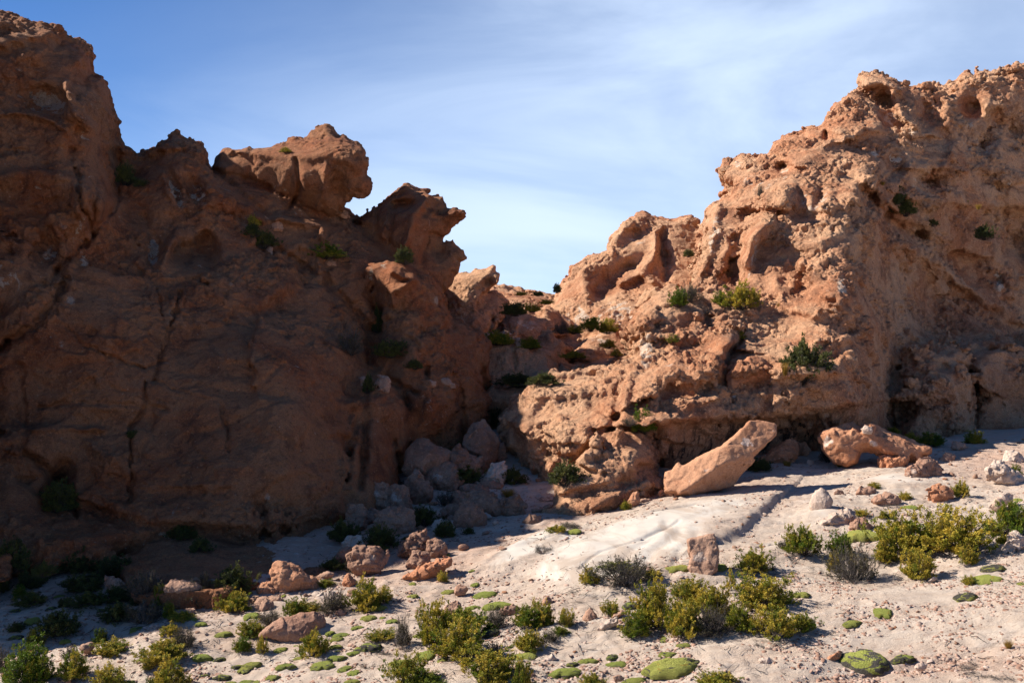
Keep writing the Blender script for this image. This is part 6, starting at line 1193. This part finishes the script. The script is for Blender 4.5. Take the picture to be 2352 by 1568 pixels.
def place_stone(u, v, wpx, label, group, k=None):
    D = float(ray_ground(u, v)[0]); 
    if depth_at(u, v) < D-.5: return
    x = (u-CU)/FPX*D; s = wpx*D/FPX; z0 = float(H(np.array([x]), np.array([D]))[0])
    k = rs.integers(0, 8) if k is None else k
    label = label.replace('small', ('small' if wpx > 8 else 'tiny')+' '+['pinkish', 'thin brown', 'pale', 'orange', 'flat pinkish', 'angular pinkish', 'angular orange', 'chunky pinkish'][k], 1)
    o = link('stone', SM[k], None, label=label, cat='stone', group=group)
    q = Vector((0, 0, 1)).rotation_difference(gnormal(x, D)); o.matrix_world = Matrix.Translation((x, D, z0+.10*s)) @ q.to_matrix().to_4x4() @ Matrix.Rotation(rs.uniform(0, 6.28), 4, 'Z') @ Matrix.Diagonal((s*1.1, s*1.1, s*rs.uniform(.9, 1.5), 1))
ZONES = [
 ((860, 1160, 1090, 1240), 30, (16, 44), 'small stone packed between the shaded boulders', 'stones packed in the shaded pile'),  # polygon box (u0,u1,v0,v1), count, size range px, label, group
 ((2080, 2352, 1000, 1110), 42, (6, 15), 'small stone on the scree below the cliff foot at right', 'stones of the red scree'),
 ((1950, 2352, 1110, 1250), 20, (5, 12), 'small stone among shrubs on the right hand slope', 'stones on the right hand slope'),
 ((1640, 1830, 1150, 1300), 26, (5, 14), 'small stone along the crack beside the white rock', 'stones along the rock crack'),
 ((1900, 2352, 1380, 1568), 26, (4, 10), 'small stone on the smooth pale rock at lower right', 'stones at lower right'),
 ((1180, 1480, 1340, 1568), 26, (4, 11), 'small stone on the open sand at bottom centre', 'stones at bottom centre'),
 ((930, 1260, 1330, 1480), 28, (5, 13), 'small stone between the green cushions', 'stones between the cushions'),
 ((640, 960, 1320, 1400), 26, (5, 13), 'small stone near the sunlit boulders left of centre', 'stones near the sunlit boulders'),
 ((380, 1000, 1400, 1568), 30, (4, 11), 'small stone on the sunny mossy ground at lower left', 'stones at lower left'),
 ((60, 560, 1380, 1450), 12, (5, 12), 'small stone on the shaded ground at left', 'stones in the left shade'),
 ((780, 1220, 1130, 1290), 36, (8, 28), 'small stone around the shaded boulder pile', 'stones of the shaded pile'),
 ((1330, 1560, 1110, 1190), 22, (5, 13), 'small stone below the honeycomb buttress', 'stones below the buttress'),
]
for (u0, u1, v0, v1), n, (a, b_), lab, grp in ZONES:
    for _ in range(n):
        u, v = rs.uniform(u0, u1), rs.uniform(v0, v1)
        place_stone(u, v, a+(b_-a)*rs.random()**2.2, lab, grp)
# gravel: too many chips to count, one object
def scatter_chips(n, seed, smin_, smax_, name, mat, dens, flat=.4):
    r = np.random.default_rng(seed); u = r.uniform(-60, 2420, n*4); v = 1010+600*r.random(n*4)**.9; D = ray_ground(u, v); ok = D < 27; u, v, D = u[ok], v[ok], D[ok]
    x = (u-CU)/FPX*D; p = np.stack([x, D, 0*x], 1); w_ = relief(u, v, white)+relief(u, v, [('blob', 2150, 1490, 240, 90, -8, .42, 3), ('blob', 1850, 1440, 140, 70, 0, .3)]); k = (noise(p, 1.1, 3)*.75+.4+noise(p, .35, 4)*.45 > r.random(len(u))*1.25/dens) & (w_ < .40+.9*r.random(len(u))**2); x, D = x[k][:n], D[k][:n]; n = len(x)
    z0 = H(x, D); s = smin_+(smax_-smin_)*r.random(n)**3; base = np.array([[1, 1, 1], [-1, 1, .6], [-.8, -1, 1], [1, -.9, .7], [1.1, 1.1, -1], [-1.1, 1.2, -1], [-1.2, -1.1, -1], [1.2, -1, -1]])*.5
    V = base[None]*(1+r.normal(0, .22, (n, 8, 3))); V[..., 2] *= flat*r.uniform(.5, 1.4, (n, 1)); V[..., 1] *= r.uniform(.5, 1, (n, 1)); a = r.uniform(0, 6.28, n)[:, None]; ca, sa = np.cos(a), np.sin(a); tl = r.normal(0, .25, (n, 1))
    X_, Y_, Z_ = V[..., 0]*ca-V[..., 1]*sa, V[..., 0]*sa+V[..., 1]*ca, V[..., 2]; Z_ = Z_+X_*tl+.06*X_
    V = np.stack([X_*s[:, None]+x[:, None], Y_*s[:, None]+D[:, None], Z_*s[:, None]+z0[:, None]+.1*s[:, None]+(Y_*s[:, None])*.06], -1).reshape(-1, 3)
    q = np.array([[0, 1, 2, 3], [0, 4, 5, 1], [1, 5, 6, 2], [2, 6, 7, 3], [3, 7, 4, 0]]); Q = (q[None]+8*np.arange(n)[:, None, None]).reshape(-1, 4)
    me = mesh_np(name, V, Q, dict(hue=np.repeat(r.random(n), 8)), smooth=False); return link(name, me, mat, kind='stuff', label='loose gravel chips scattered over the pale slope', cat='gravel')
M_GRAV = plant_mat('gravel_chips', (.25, .135, .09), (.40, .25, .185), (.52, .40, .33), 0, .95)
scatter_chips(26000, 9, .012, .055, 'gravel', M_GRAV, .9, .28)
def litter(n, seed):
    r = np.random.default_rng(seed); B_ = np.array(BUSHES); B_ = B_[B_[:, 1] < 20]; c = B_[r.integers(0, len(B_), n)]; x = c[:, 0]+r.normal(0, .45, n); y = c[:, 1]+r.normal(0, .4, n); sp = []
    for i in range(n):
        a = r.uniform(0, 6.28); L = r.uniform(.05, .22); t = np.linspace(-.5, .5, 4); px_ = x[i]+np.cos(a)*t*L+r.normal(0, .01, 4); py = y[i]+np.sin(a)*t*L+r.normal(0, .01, 4); sp.append(np.stack([px_, py, H(px_, py)+.012+np.abs(r.normal(0, .012, 4))], 1))
    V, Q, A = tubes(sp, r.uniform(.003, .007, n), r.random(n)*.8); return link('twig_litter', mesh_np('twig_litter', V, Q, dict(hue=A)), M_STEM, kind='stuff', label='dead twigs littered around the shrubs', cat='twig litter')
litter(1600, 3)
log('done')
